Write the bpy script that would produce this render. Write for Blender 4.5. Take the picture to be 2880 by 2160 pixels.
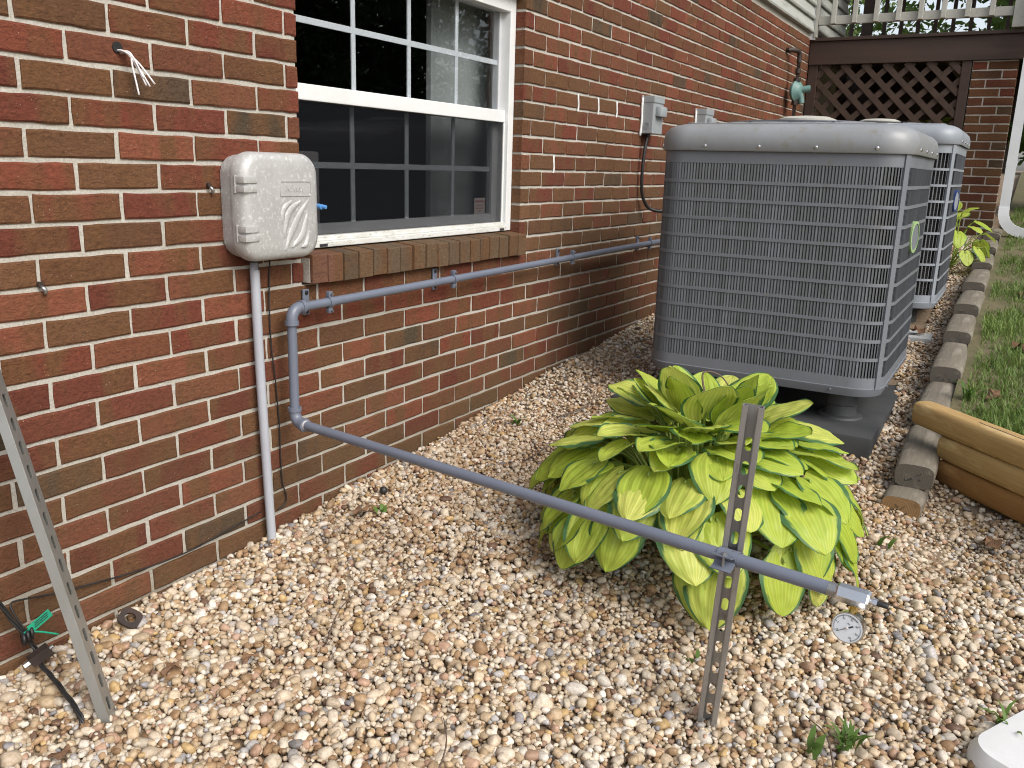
import bpy, bmesh, math, random
import numpy as np
from mathutils import Vector, Matrix, Quaternion, noise as mnoise
R = math.radians
rnd = random.Random(7)
for _o in list(bpy.data.objects): bpy.data.objects.remove(_o)
scn = bpy.context.scene
col = scn.collection

# ------------------------------------------------------------------ camera
CAM = Vector((-1.83856, -1.80013, 1.11505))
CR = Vector((0.504672, -0.862826, 0.028945)); CU = Vector((0.196685, 0.147559, 0.969300)); CF = Vector((0.840607, 0.483486, -0.244173))
cd = bpy.data.cameras.new('camera'); cam = bpy.data.objects.new('camera', cd); col.objects.link(cam)
cam.matrix_world = Matrix(((CR.x, CU.x, -CF.x, CAM.x), (CR.y, CU.y, -CF.y, CAM.y), (CR.z, CU.z, -CF.z, CAM.z), (0, 0, 0, 1)))
cd.sensor_width = 36; cd.lens = 30.337; cd.clip_start = .02; cd.clip_end = 400
scn.camera = cam

# ------------------------------------------------------------------ light
SUN_EL, SUN_AZ = R(44), R(-108)          # azimuth from +X, counter-clockwise: from the lawn side, over the viewer's right shoulder
w = bpy.data.worlds.new('World'); scn.world = w; w.use_nodes = True
wn = w.node_tree; wn.nodes.clear()
sky = wn.nodes.new('ShaderNodeTexSky'); sky.sky_type = 'NISHITA'; sky.sun_disc = False
sky.sun_elevation = SUN_EL; sky.sun_rotation = math.pi / 2 - SUN_AZ
sky.air_density = 1.0; sky.dust_density = 3.0; sky.ozone_density = 1.0
hs = wn.nodes.new('ShaderNodeHueSaturation'); hs.inputs['Saturation'].default_value = .42
bg = wn.nodes.new('ShaderNodeBackground'); bg.inputs['Strength'].default_value = .15
wo = wn.nodes.new('ShaderNodeOutputWorld')
wn.links.new(sky.outputs[0], hs.inputs['Color']); wn.links.new(hs.outputs[0], bg.inputs[0]); wn.links.new(bg.outputs[0], wo.inputs[0])
sd = bpy.data.lights.new('sun', 'SUN'); sd.energy = 1.5; sd.angle = R(36); sd.color = (1, .955, .88)
sun = bpy.data.objects.new('sun', sd); col.objects.link(sun)
_d = Vector((math.cos(SUN_EL) * math.cos(SUN_AZ), math.cos(SUN_EL) * math.sin(SUN_AZ), math.sin(SUN_EL)))
sun.rotation_euler = _d.to_track_quat('Z', 'Y').to_euler()
scn.view_settings.view_transform = 'Standard'; scn.view_settings.look = 'None'
scn.view_settings.exposure = 0.64; scn.view_settings.gamma = 1; scn.view_settings.use_curve_mapping = False
scn.render.engine = 'CYCLES'
scn.cycles.use_denoising = True; scn.cycles.pixel_filter_type = 'BLACKMAN_HARRIS'; scn.cycles.filter_width = 1.05
scn.cycles.max_bounces = 8; scn.cycles.transparent_max_bounces = 12
scn.cycles.caustics_reflective = False; scn.cycles.caustics_refractive = False

# ------------------------------------------------------------------ helpers
ORG = {}                                  # world origin of each object built here
def tag(o, label=None, cat=None, group=None, kind=None):
    if label: o['label'] = label
    if cat: o['category'] = cat
    if group: o['group'] = group
    if kind: o['kind'] = kind
    return o
def empty(name, loc, label=None, cat=None, group=None):
    o = bpy.data.objects.new(name, None); col.objects.link(o); o.location = loc; o.empty_display_size = .05
    ORG[o.name] = Vector(loc); return tag(o, label, cat, group)
def link(name, me, parent=None, loc=None):
    """an object for a mesh; loc is its world origin"""
    o = bpy.data.objects.new(name, me); col.objects.link(o)
    base = ORG[parent.name] if parent else Vector((0, 0, 0))
    loc = Vector(loc) if loc is not None else base
    o.location = loc - base
    if parent: o.parent = parent
    ORG[o.name] = Vector(loc); return o
def frame_from(d, up=Vector((0, 0, 1))):
    d = Vector(d).normalized()
    if abs(d.dot(up)) > .98: up = Vector((1, 0, 0))
    s = d.cross(up).normalized(); return d, s, s.cross(d).normalized()
class MB:
    def __init__(s): s.v = []; s.f = []; s.uv = None
    def add(s, vs, fs):
        n = len(s.v); s.v += [Vector(p) for p in vs]; s.f += [tuple(i + n for i in f) for f in fs]; return s
    def box(s, a, b):
        (x0, y0, z0), (x1, y1, z1) = a, b
        return s.add([(x0, y0, z0), (x1, y0, z0), (x1, y1, z0), (x0, y1, z0), (x0, y0, z1), (x1, y0, z1), (x1, y1, z1), (x0, y1, z1)],
                     [(0, 3, 2, 1), (4, 5, 6, 7), (0, 1, 5, 4), (1, 2, 6, 5), (2, 3, 7, 6), (3, 0, 4, 7)])
    def bbox(s, a, b, bev=.003):
        bm = bmesh.new(); bmesh.ops.create_cube(bm, size=1)
        a = Vector(a); b = Vector(b)
        for v in bm.verts: v.co = Vector([(a[i] + b[i]) / 2 + v.co[i] * (b[i] - a[i]) for i in range(3)])
        bmesh.ops.bevel(bm, geom=bm.edges[:], offset=bev, segments=2, affect='EDGES', profile=.6)
        bm.verts.index_update(); s.add([v.co.copy() for v in bm.verts], [[v.index for v in f.verts] for f in bm.faces]); bm.free(); return s
    def bar(s, p0, p1, w, h, up=Vector((0, 0, 1))):
        p0 = Vector(p0); p1 = Vector(p1); d, sd_, u = frame_from(p1 - p0, up)
        q = [sd_ * (-w / 2) + u * (-h / 2), sd_ * (w / 2) + u * (-h / 2), sd_ * (w / 2) + u * (h / 2), sd_ * (-w / 2) + u * (h / 2)]
        return s.add([p0 + k for k in q] + [p1 + k for k in q], [(0, 1, 2, 3), (7, 6, 5, 4), (0, 4, 5, 1), (1, 5, 6, 2), (2, 6, 7, 3), (3, 7, 4, 0)])
    def rings(s, rs, cap0=True, cap1=True, closed=False):
        n = len(rs[0]); base = len(s.v)
        for r in rs: s.v += [Vector(p) for p in r]
        m = len(rs); rr = m if closed else m - 1
        for i in range(rr):
            for j in range(n):
                a = base + i * n + j; b = base + i * n + (j + 1) % n; c = base + ((i + 1) % m) * n + (j + 1) % n; d = base + ((i + 1) % m) * n + j
                s.f.append((a, b, c, d))
        if not closed:
            if cap0: s.f.append(tuple(base + j for j in reversed(range(n))))
            if cap1: s.f.append(tuple(base + (m - 1) * n + j for j in range(n)))
        return s
    def cyl(s, p0, p1, r0, r1=None, n=20, cap=True, up=Vector((0, 0, 1))):
        p0 = Vector(p0); p1 = Vector(p1); r1 = r0 if r1 is None else r1
        d, a, b = frame_from(p1 - p0, up)
        mk = lambda p, r: [p + (a * math.cos(2 * math.pi * i / n) + b * math.sin(2 * math.pi * i / n)) * r for i in range(n)]
        return s.rings([mk(p0, r0), mk(p1, r1)], cap, cap)
    def tube(s, pts, r, n=8, cap=True, rf=None):
        pts = [Vector(p) for p in pts]; rs = []; prev = None
        for i, p in enumerate(pts):
            t = (pts[min(i + 1, len(pts) - 1)] - pts[max(i - 1, 0)]).normalized()
            if prev is None: _, a, b = frame_from(t)
            else:
                a = prev - t * prev.dot(t); a.normalize(); b = t.cross(a)
            prev = a; q = r if rf is None else rf(i / (len(pts) - 1))
            rs.append([p + (a * math.cos(2 * math.pi * k / n) + b * math.sin(2 * math.pi * k / n)) * q for k in range(n)])
        return s.rings(rs, cap, cap)
    def lathe(s, c, axis, prof, n=24):
        """prof: list of (distance along axis, radius)"""
        c = Vector(c); d, a, b = frame_from(axis)
        return s.rings([[c + d * t + (a * math.cos(2 * math.pi * i / n) + b * math.sin(2 * math.pi * i / n)) * max(r, 1e-4) for i in range(n)] for t, r in prof])
    def mesh(s, name, mat, org=Vector((0, 0, 0)), smooth=False, angle=None):
        me = bpy.data.meshes.new(name); me.from_pydata([tuple(p - org) for p in s.v], [], s.f)
        me.materials.append(mat); me.validate()
        bm = bmesh.new(); bm.from_mesh(me); bmesh.ops.recalc_face_normals(bm, faces=bm.faces[:]); bm.to_mesh(me); bm.free()
        if smooth:
            me.shade_smooth()
            if angle is not None: me.set_sharp_from_angle(angle=R(angle))
        me.update(); return me
    def build(s, name, mat, parent=None, smooth=False, angle=40, label=None, cat=None, group=None, kind=None, base=None):
        org = ORG[parent.name] if parent else Vector(base or (0, 0, 0))
        o = link(name, s.mesh(name, mat, org, smooth, angle), parent, org)
        return tag(o, label, cat, group, kind)
def bez(pts, n=12):
    """Catmull-Rom through the points"""
    P = [Vector(p) for p in pts]; P = [P[0] * 2 - P[1]] + P + [P[-1] * 2 - P[-2]]; out = []
    for i in range(1, len(P) - 2):
        for k in range(n):
            t = k / n; a, b, c, d = P[i - 1:i + 3]
            out.append(.5 * ((2 * b) + (c - a) * t + (2 * a - 5 * b + 4 * c - d) * t * t + (3 * b - a - 3 * c + d) * t ** 3))
    out.append(P[-2]); return out
def rrect(cx, cy, hx, hy, r, n=6):
    """rounded rectangle, list of (x, y, nx, ny)"""
    out = []
    for (sx, sy, a0) in ((1, 1, 0), (-1, 1, 90), (-1, -1, 180), (1, -1, 270)):
        for i in range(n + 1):
            a = R(a0 + 90 * i / n); out.append((cx + sx * (hx - r) + r * math.cos(a), cy + sy * (hy - r) + r * math.sin(a), math.cos(a), math.sin(a)))
    return out

# ------------------------------------------------------------------ materials
def new_mat(name):
    m = bpy.data.materials.new(name); m.use_nodes = True; nt = m.node_tree; nt.nodes.clear()
    o = nt.nodes.new('ShaderNodeOutputMaterial'); b = nt.nodes.new('ShaderNodeBsdfPrincipled')
    nt.links.new(b.outputs[0], o.inputs[0]); return m, nt, b
class NT:
    def __init__(s, nt): s.nt = nt
    def n(s, t, **k):
        nd = s.nt.nodes.new('ShaderNode' + t)
        for a, v in k.items():
            if a.startswith('i_'): nd.inputs[a[2:].replace('_', ' ')].default_value = v
            elif a.startswith('n_'): nd.inputs[int(a[2:])].default_value = v
            else: setattr(nd, a, v)
        return nd
    def l(s, a, b): s.nt.links.new(a, b)
    def noise(s, vec, scale, detail=4, rough=.55, dist=0):
        nd = s.n('TexNoise'); nd.inputs['Scale'].default_value = scale; nd.inputs['Detail'].default_value = detail
        nd.inputs['Roughness'].default_value = rough; nd.inputs['Distortion'].default_value = dist
        if vec is not None: s.l(vec, nd.inputs['Vector'])
        return nd.outputs['Fac']
    def ramp(s, fac, stops, interp='LINEAR'):
        nd = s.n('ValToRGB'); nd.color_ramp.interpolation = interp; el = nd.color_ramp.elements
        while len(el) < len(stops): el.new(.5)
        for e, (p, c) in zip(el, stops): e.position = p; e.color = c if len(c) == 4 else (*c, 1)
        if fac is not None: s.l(fac, nd.inputs[0])
        return nd.outputs[0]
    def mix(s, fac, a, b, mode='MIX'):
        nd = s.n('Mix', data_type='RGBA', blend_type=mode)
        for sock, v in ((nd.inputs[0], fac), (nd.inputs[6], a), (nd.inputs[7], b)):
            if hasattr(v, 'is_output') or hasattr(v, 'links'): s.l(v, sock)
            else: sock.default_value = v if not isinstance(v, tuple) or len(v) == 4 else (*v, 1)
        return nd.outputs[2]
    def math(s, op, a, b=None, clamp=False):
        nd = s.n('Math', operation=op, use_clamp=clamp)
        for i, v in enumerate((a, b)):
            if v is None: continue
            if hasattr(v, 'links'): s.l(v, nd.inputs[i])
            else: nd.inputs[i].default_value = v
        return nd.outputs[0]
    def bump(s, h, strength, dist, b, prev=None):
        nd = s.n('Bump'); nd.inputs['Strength'].default_value = strength; nd.inputs['Distance'].default_value = dist
        s.l(h, nd.inputs['Height'])
        if prev is not None: s.l(prev, nd.inputs['Normal'])
        if b is not None: s.l(nd.outputs[0], b.inputs['Normal'])
        return nd.outputs[0]
    def pos(s): return s.n('NewGeometry').outputs['Position']
    def objc(s): return s.n('TexCoord').outputs['Object']
    def mapp(s, vec, scale=(1, 1, 1), loc=(0, 0, 0), rot=(0, 0, 0)):
        nd = s.n('Mapping'); nd.inputs['Scale'].default_value = scale; nd.inputs['Location'].default_value = loc; nd.inputs['Rotation'].default_value = rot
        s.l(vec, nd.inputs['Vector']); return nd.outputs[0]
def pmat(name, c1, c2=None, scale=8, rough=.5, rough2=None, metal=0, bump=0, bscale=60, bdist=.002, spots=None, sscale=40, smin=.6, stretch=(1, 1, 1), spec=.5, coat=0):
    """a surface of two tones with wear, spots and fine relief"""
    m, nt, b = new_mat(name); N = NT(nt); p = N.mapp(N.pos(), stretch)
    f = N.noise(p, scale, 6, .6)
    c = N.ramp(f, [(.32, c1), (.68, c2 or c1)])
    if spots:
        sp = N.noise(p, sscale, 5, .7); k = N.ramp(sp, [(smin, (0, 0, 0)), (min(.99, smin + .12), (1, 1, 1))]); c = N.mix(k, c, spots)
    N.l(c, b.inputs['Base Color'])
    rr = N.ramp(f, [(.3, (rough,) * 3), (.7, (rough2 or rough,) * 3)]); N.l(rr, b.inputs['Roughness'])
    b.inputs['Metallic'].default_value = metal; b.inputs['Specular IOR Level'].default_value = spec
    if coat: b.inputs['Coat Weight'].default_value = coat; b.inputs['Coat Roughness'].default_value = .15
    if bump: N.bump(N.noise(p, bscale, 5, .6), bump, bdist, b)
    return m
M = {}
def brick_mat(name, per_object):
    m, nt, b = new_mat(name); N = NT(nt)
    if per_object:
        oi = N.n('ObjectInfo'); base = oi.outputs['Color']; seed = oi.outputs['Random']
    else:
        at = N.n('Attribute', attribute_name='brick_tone'); base = at.outputs['Color']; seed = at.outputs['Alpha']
    P = N.pos()
    sh = N.n('CombineXYZ'); N.l(N.math('MULTIPLY', seed, 57.3), sh.inputs[0]); N.l(N.math('MULTIPLY', seed, 23.1), sh.inputs[1]); N.l(N.math('MULTIPLY', seed, 91.7), sh.inputs[2])
    va = N.n('VectorMath', operation='ADD'); N.l(P, va.inputs[0]); N.l(sh.outputs[0], va.inputs[1]); Q = va.outputs[0]
    fl = N.noise(N.mapp(Q, (11, 1, 3.5)), 1, 2, .5, .3)                          # flashed patches, banded along the brick
    flash = N.ramp(fl, [(.44, (0, 0, 0)), (.60, (1, 1, 1))])
    c = N.mix(N.math('MULTIPLY', flash, .8), base, (.122, .059, .026))
    fine = N.noise(N.mapp(Q, (1, 1, 1.7)), 80, 6, .78)
    c = N.mix(1, c, N.ramp(fine, [(.30, (.55, .53, .51)), (.50, (1, 1, 1)), (.72, (1.32, 1.3, 1.26))]), 'MULTIPLY')
    sp = N.noise(Q, 210, 2, .5); c = N.mix(N.ramp(sp, [(.72, (0, 0, 0)), (.76, (.7, .7, .7))]), c, (.45, .38, .28))   # pale grains
    moss = N.noise(N.mapp(P, (1.1, 1, 2.2)), 1.6, 5, .6); sx = N.n('SeparateXYZ'); N.l(P, sx.inputs[0])
    away = N.math('MULTIPLY', N.math('SUBTRACT', sx.outputs[0], .9, True), .55)                 # the wall is greener and dirtier away from the drive
    low = N.math('ADD', N.math('SUBTRACT', 1.15, N.math('MULTIPLY', sx.outputs[2], 1.7), True), N.math('MULTIPLY', away, N.math('SUBTRACT', 2.1, N.math('MULTIPLY', sx.outputs[2], 1.25), True)), True)                # splash-back grime near the ground
    c = N.mix(N.math('MULTIPLY', N.math('MULTIPLY', low, N.ramp(moss, [(.36, (.15, .15, .15)), (.58, (1, 1, 1))])), .55), c, (.088, .064, .033))
    N.l(c, b.inputs['Base Color']); b.inputs['Roughness'].default_value = .9; b.inputs['Specular IOR Level'].default_value = .25
    wav = N.noise(N.mapp(Q, (1, 1, 1.5)), 60, 6, .65, 1.0)
    nb = N.bump(wav, 1.0, .0045, None); N.bump(N.noise(Q, 260, 3, .6), .45, .0012, b, nb)
    return m
def mortar_mat():
    m, nt, b = new_mat('mortar'); N = NT(nt); P = N.pos()
    f = N.noise(P, 3, 6, .6); c = N.ramp(f, [(.3, (.41, .39, .345)), (.7, (.53, .505, .455))])
    g = N.noise(P, 190, 4, .7); c = N.mix(1, c, N.ramp(g, [(.3, (.68, .66, .62)), (.6, (1.05, 1.05, 1.05))]), 'MULTIPLY')
    sx = N.n('SeparateXYZ'); N.l(P, sx.inputs[0]); low = N.math('SUBTRACT', .85, N.math('MULTIPLY', sx.outputs[2], 1.7), True)
    c = N.mix(N.math('MULTIPLY', low, N.ramp(N.noise(P, 2.2, 5, .6), [(.36, (0, 0, 0)), (.62, (1, 1, 1))])), c, (.22, .185, .13))
    N.l(c, b.inputs['Base Color']); b.inputs['Roughness'].default_value = .95; b.inputs['Specular IOR Level'].default_value = .2
    nb = N.bump(N.noise(P, 45, 5, .6), .8, .004, None); N.bump(g, .6, .002, b, nb); return m
M['brick'] = brick_mat('brick_single', True); M['brick_mass'] = brick_mat('brick_mass', False); M['mortar'] = mortar_mat()
M['vinyl'] = pmat('white_vinyl', (.74, .75, .75), (.66, .67, .66), 5, .35, .5, spots=(.42, .40, .34), sscale=26, smin=.66, stretch=(1, 1, 2))
M['vinyl_dirty'] = pmat('weathered_vinyl', (.70, .71, .70), (.55, .55, .50), 14, .45, .6, spots=(.30, .28, .21), sscale=40, smin=.56, stretch=(1, 1, 3))
M['muntin'] = pmat('white_grille', (.82, .86, .88), None, 5, .4)
M['muntin_screened'] = pmat('grey_grille', (.26, .27, .29), None, 5, .5)
M['sash_grey'] = pmat('grey_sash', (.55, .56, .58), (.48, .49, .51), 9, .5)
M['galv_box'] = pmat('galvanised_paint', (.46, .46, .45), (.38, .375, .365), 14, .36, .5, metal=.12, spots=(.60, .60, .59), sscale=100, smin=.54, bump=.08, bscale=200, bdist=.0006)
M['pvc'] = pmat('grey_pvc', (.40, .42, .46), (.35, .36, .40), 5, .45, .55, spots=(.26, .25, .24), sscale=30, smin=.68)
M['pipe'] = pmat('grey_pipe_paint', (.150, .168, .215), (.132, .148, .19), 9, .30, .42, spots=(.10, .10, .115), sscale=30, smin=.61, bump=.12, bscale=110, bdist=.0007)
M['zinc'] = pmat('zinc_steel', (.42, .43, .43), (.33, .33, .33), 18, .34, .5, metal=.85, spots=(.24, .23, .21), sscale=50, smin=.62)
M['strut'] = pmat('galvanised_strut', (.44, .435, .42), (.30, .29, .275), 14, .38, .55, metal=.8, spots=(.17, .14, .11), sscale=24, smin=.60, stretch=(1, 1, .35))
M['strut_bright'] = pmat('bright_strut', (.46, .46, .44), (.33, .33, .30), 10, .36, .5, metal=.8, spots=(.30, .28, .22), sscale=30, smin=.66, stretch=(1, 1, .4))
M['chrome'] = pmat('bright_steel', (.74, .74, .74), (.66, .66, .66), 20, .2, .3, metal=1)
M['brass'] = pmat('brass', (.62, .43, .14), (.5, .34, .1), 20, .28, .4, metal=1)
M['black_plastic'] = pmat('black_plastic', (.012, .012, .013), (.022, .022, .022), 20, .4, .55)
M['blue_plastic'] = pmat('blue_plastic', (.10, .28, .58), None, 8, .35)
M['navy'] = pmat('navy_badge', (.03, .055, .18), None, 8, .4)
M['green_tag'] = pmat('green_tag', (.02, .36, .20), (.025, .42, .25), 10, .35)
M['white_wire'] = pmat('white_wire', (.70, .68, .68), (.55, .52, .52), 60, .4)
M['caulk'] = pmat('white_caulk', (.78, .78, .76), (.66, .66, .63), 60, .6, bump=.5, bscale=90)
M['disc_grey'] = pmat('grey_metal_box', (.30, .325, .335), (.26, .28, .29), 14, .45, .55, spots=(.2, .2, .19), sscale=30, smin=.68)
M['ac'] = pmat('grey_cabinet_paint', (.165, .177, .200), (.140, .150, .168), 5, .42, .55, spots=(.145, .145, .138), sscale=13, smin=.58, stretch=(1, 1, .6))
M['ac_cap'] = pmat('weathered_cap_paint', (.255, .266, .280), (.205, .212, .216), 5, .33, .5, spots=(.215, .212, .19), sscale=22, smin=.54, bump=.06, bscale=160)
M['ac_mossy'] = pmat('algae_stained_paint', (.33, .335, .27), (.25, .255, .19), 7, .45, .6, spots=(.20, .20, .12), sscale=16, smin=.5)
M['ac_new'] = pmat('pale_cabinet_paint', (.27, .29, .32), (.235, .255, .28), 5, .38, .48)
def blade_mat(name, a, b_):
    m, nt, b = new_mat(name); N = NT(nt); oi = N.n('ObjectInfo').outputs['Random']; P = N.pos()
    c = N.mix(oi, a, b_); c = N.mix(1, c, N.ramp(N.noise(N.mapp(P, (3, 3, .8)), 3, 5, .6), [(.35, (.82, .81, .76)), (.65, (1.08, 1.08, 1.1))]), 'MULTIPLY')
    N.l(c, b.inputs['Base Color']); b.inputs['Roughness'].default_value = .5; return m
M['ac_blade'] = blade_mat('louver_paint', (.085, .091, .099), (.128, .137, .155)); M['ac_blade_pale'] = blade_mat('dark_louver_paint', (.10, .105, .115), (.16, .17, .19))
M['coil'] = None
M['badge'] = pmat('green_badge_ring', (.30, .44, .20), None, 5, .3)
M['pad'] = pmat('dark_pad', (.028, .030, .032), (.050, .051, .052), 5, .7, .85, spots=(.15, .14, .12), sscale=30, smin=.66, bump=.2, bscale=90)
M['pad_pale'] = pmat('concrete_pad', (.34, .35, .35), (.27, .275, .27), 6, .75, .9, spots=(.2, .19, .16), sscale=20, smin=.62, bump=.3, bscale=120)
M['foot'] = pmat('grey_foot', (.06, .063, .066), None, 6, .55)
M['deck_brown'] = pmat('brown_stained_wood', (.050, .025, .016), (.034, .018, .012), 6, .55, .7, spots=(.10, .065, .045), sscale=30, smin=.66, stretch=(1, .25, 2.5), bump=.25, bscale=60)
M['lattice'] = pmat('brown_lattice_wood', (.062, .034, .021), (.042, .023, .015), 14, .6, .8, spots=(.14, .10, .075), sscale=28, smin=.64, bump=.3, bscale=80)
M['rail_paint'] = pmat('weathered_rail_paint', (.46, .45, .40), (.36, .35, .31), 7, .6, .8, spots=(.26, .25, .20), sscale=18, smin=.62, bump=.2, bscale=70)
M['siding'] = pmat('pale_vinyl_siding', (.42, .43, .40), (.35, .36, .33), 3, .55, .65, spots=(.26, .28, .21), sscale=6, smin=.55, stretch=(.5, 1, 3))
M['gutter'] = pmat('white_downspout', (.70, .72, .74), (.62, .64, .65), 6, .35, .5, spots=(.45, .43, .36), sscale=20, smin=.68)
M['iron'] = pmat('dark_iron', (.035, .030, .028), (.07, .045, .035), 30, .5, .7, metal=.4)
M['reg_green'] = pmat('regulator_paint', (.13, .24, .22), (.10, .19, .175), 14, .45, .6)
M['soil'] = pmat('soil', (.17, .12, .075), (.26, .19, .125), 30, .95, bump=.6, bscale=60, bdist=.01)
M['turf_soil'] = pmat('turf_soil', (.085, .090, .035), (.16, .125, .07), 9, .95, spots=(.16, .125, .075), sscale=26, smin=.6, bump=.7, bscale=50, bdist=.012)
M['tub'] = pmat('white_plastic', (.66, .66, .66), (.60, .60, .60), 12, .42, .55, spots=(.52, .51, .49), sscale=34, smin=.64, bump=.06, bscale=120)
M['tub_cream'] = pmat('cream_plastic', (.66, .64, .54), None, 8, .45)
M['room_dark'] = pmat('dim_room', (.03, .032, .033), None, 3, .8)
M['curtain'] = pmat('pale_panel', (.42, .45, .43), (.36, .39, .37), 4, .8)
M['paper'] = pmat('paper_label', (.42, .38, .37), None, 5, .6)
M['red_ink'] = pmat('red_ink', (.32, .05, .05), None, 5, .6); M['ink'] = pmat('dark_ink', (.03, .03, .035), None, 5, .5)
M['dial'] = pmat('dial_face', (.70, .75, .80), None, 5, .3)
M['dry_leaf'] = pmat('dry_leaf', (.20, .105, .05), (.10, .055, .03), 40, .8)
M['twig'] = pmat('twig', (.085, .055, .04), (.14, .10, .075), 60, .85)
M['trim'] = pmat('white_trim', (.62, .63, .64), None, 5, .4)
def timber_mat(name, a, b_, c, end=False):
    m, nt, b = new_mat(name); N = NT(nt); P = N.objc()
    if end:
        wv = N.n('TexWave', wave_type='RINGS', rings_direction='X'); wv.inputs['Scale'].default_value = 42; wv.inputs['Distortion'].default_value = 7.0; wv.inputs['Detail'].default_value = 2
        N.l(P, wv.inputs['Vector']); g = wv.outputs['Fac']
    else: g = N.noise(N.mapp(P, (3.5, 60, 60)), 1, 7, .72, .6)
    c1 = N.ramp(g, [(.25, a), (.75, b_)])
    k = N.noise(N.mapp(P, (6, 18, 18)), 1, 4, .6); c1 = N.mix(N.ramp(k, [(.56, (0, 0, 0)), (.70, (1, 1, 1))]), c1, c)
    N.l(c1, b.inputs['Base Color']); b.inputs['Roughness'].default_value = .8; b.inputs['Specular IOR Level'].default_value = .3
    N.bump(g, .12 if end else .6, .004, b); return m
M['timber'] = timber_mat('weathered_timber', (.23, .20, .155), (.115, .10, .078), (.27, .245, .20))
M['timber_end'] = timber_mat('weathered_timber_end', (.120, .104, .086), (.098, .085, .070), (.16, .14, .11), True)
M['timber_cut'] = timber_mat('fresh_timber_end', (.28, .17, .08), (.22, .13, .06), (.17, .10, .05), True)
M['log'] = timber_mat('yellow_log', (.50, .345, .150), (.30, .175, .065), (.54, .39, .19))
M['log_dark'] = timber_mat('brown_log', (.30, .155, .05), (.21, .10, .032), (.36, .20, .07))
def coil_mat():
    m, nt, b = new_mat('condenser_coil'); N = NT(nt); P = N.objc()
    wv = N.n('TexWave', wave_type='BANDS', bands_direction='Z'); wv.inputs['Scale'].default_value = 26; wv.inputs['Distortion'].default_value = .4; N.l(P, wv.inputs['Vector'])
    N.l(N.ramp(wv.outputs['Fac'], [(.35, (.006, .006, .006)), (.75, (.045, .04, .034))]), b.inputs['Base Color']); b.inputs['Roughness'].default_value = .7; return m
M['coil'] = coil_mat()
def glass_mat(name, tint, refl):
    m = bpy.data.materials.new(name); m.use_nodes = True; nt = m.node_tree; nt.nodes.clear(); N = NT(nt)
    o = N.n('OutputMaterial'); t = N.n('BsdfTransparent'); t.inputs[0].default_value = (*tint, 1); g = N.n('BsdfGlossy'); g.inputs['Roughness'].default_value = .004
    fr = N.n('Fresnel'); N.l(N.math('ADD', 1.52, N.math('MULTIPLY', N.n('NewGeometry').outputs['Backfacing'], 1 / 1.52 - 1.52)), fr.inputs[0]); f = N.math('MULTIPLY', fr.outputs[0], refl, True)
    wv = N.bump(N.noise(N.pos(), 2.2, 2), .02, .02, None); N.l(wv, g.inputs['Normal'])
    mx = N.n('MixShader'); N.l(f, mx.inputs[0]); N.l(t.outputs[0], mx.inputs[1]); N.l(g.outputs[0], mx.inputs[2]); N.l(mx.outputs[0], o.inputs[0]); return m
M['glass'] = glass_mat('window_glass', (.88, .89, .90), .95)
M['lens'] = glass_mat('gauge_lens', (.95, .97, 1), 1.0)
def screen_mat():
    m = bpy.data.materials.new('insect_screen'); m.use_nodes = True; nt = m.node_tree; nt.nodes.clear(); N = NT(nt)
    o = N.n('OutputMaterial'); t = N.n('BsdfTransparent'); d = N.n('BsdfDiffuse'); d.inputs[0].default_value = (.013, .014, .017, 1)
    mx = N.n('MixShader'); mx.inputs[0].default_value = .38; N.l(t.outputs[0], mx.inputs[1]); N.l(d.outputs[0], mx.inputs[2]); N.l(mx.outputs[0], o.inputs[0]); return m
M['screen'] = screen_mat()
def leaf_mat(name, a, b_, trans=.35, rough=.5, hue=None):
    m, nt, b = new_mat(name); N = NT(nt)
    f = N.noise(N.pos(), .9, 4, .6); rp = N.n('NewGeometry').outputs['Random Per Island']
    c = N.mix(rp, a, b_); c = N.mix(1, c, N.ramp(f, [(.3, (.7, .75, .7)), (.7, (1.2, 1.2, 1.1))]), 'MULTIPLY')
    N.l(c, b.inputs['Base Color']); b.inputs['Roughness'].default_value = rough; b.inputs['Specular IOR Level'].default_value = .3
    tr = N.n('BsdfTranslucent'); N.l(c, tr.inputs[0]); mx = N.n('MixShader'); mx.inputs[0].default_value = trans
    out = [n for n in nt.nodes if n.type == 'OUTPUT_MATERIAL'][0]; N.l(b.outputs[0], mx.inputs[1]); N.l(tr.outputs[0], mx.inputs[2]); N.l(mx.outputs[0], out.inputs[0]); return m
M['grass'] = leaf_mat('grass_blade', (.11, .19, .04), (.22, .28, .09), .35)
M['tree_leaf'] = leaf_mat('tree_leaf', (.08, .15, .03), (.15, .22, .055), .45)
M['tree_leaf_dark'] = leaf_mat('dark_tree_leaf', (.035, .072, .022), (.06, .105, .035), .3)
M['shrub_leaf'] = leaf_mat('yellow_green_leaf', (.20, .26, .04), (.30, .34, .07), .4)
M['weed'] = leaf_mat('weed_leaf', (.09, .17, .035), (.13, .21, .05), .35)
M['bark'] = pmat('bark', (.07, .055, .04), (.11, .09, .07), 14, .9, bump=.8, bscale=30, bdist=.02, stretch=(1, 1, .2))
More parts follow.
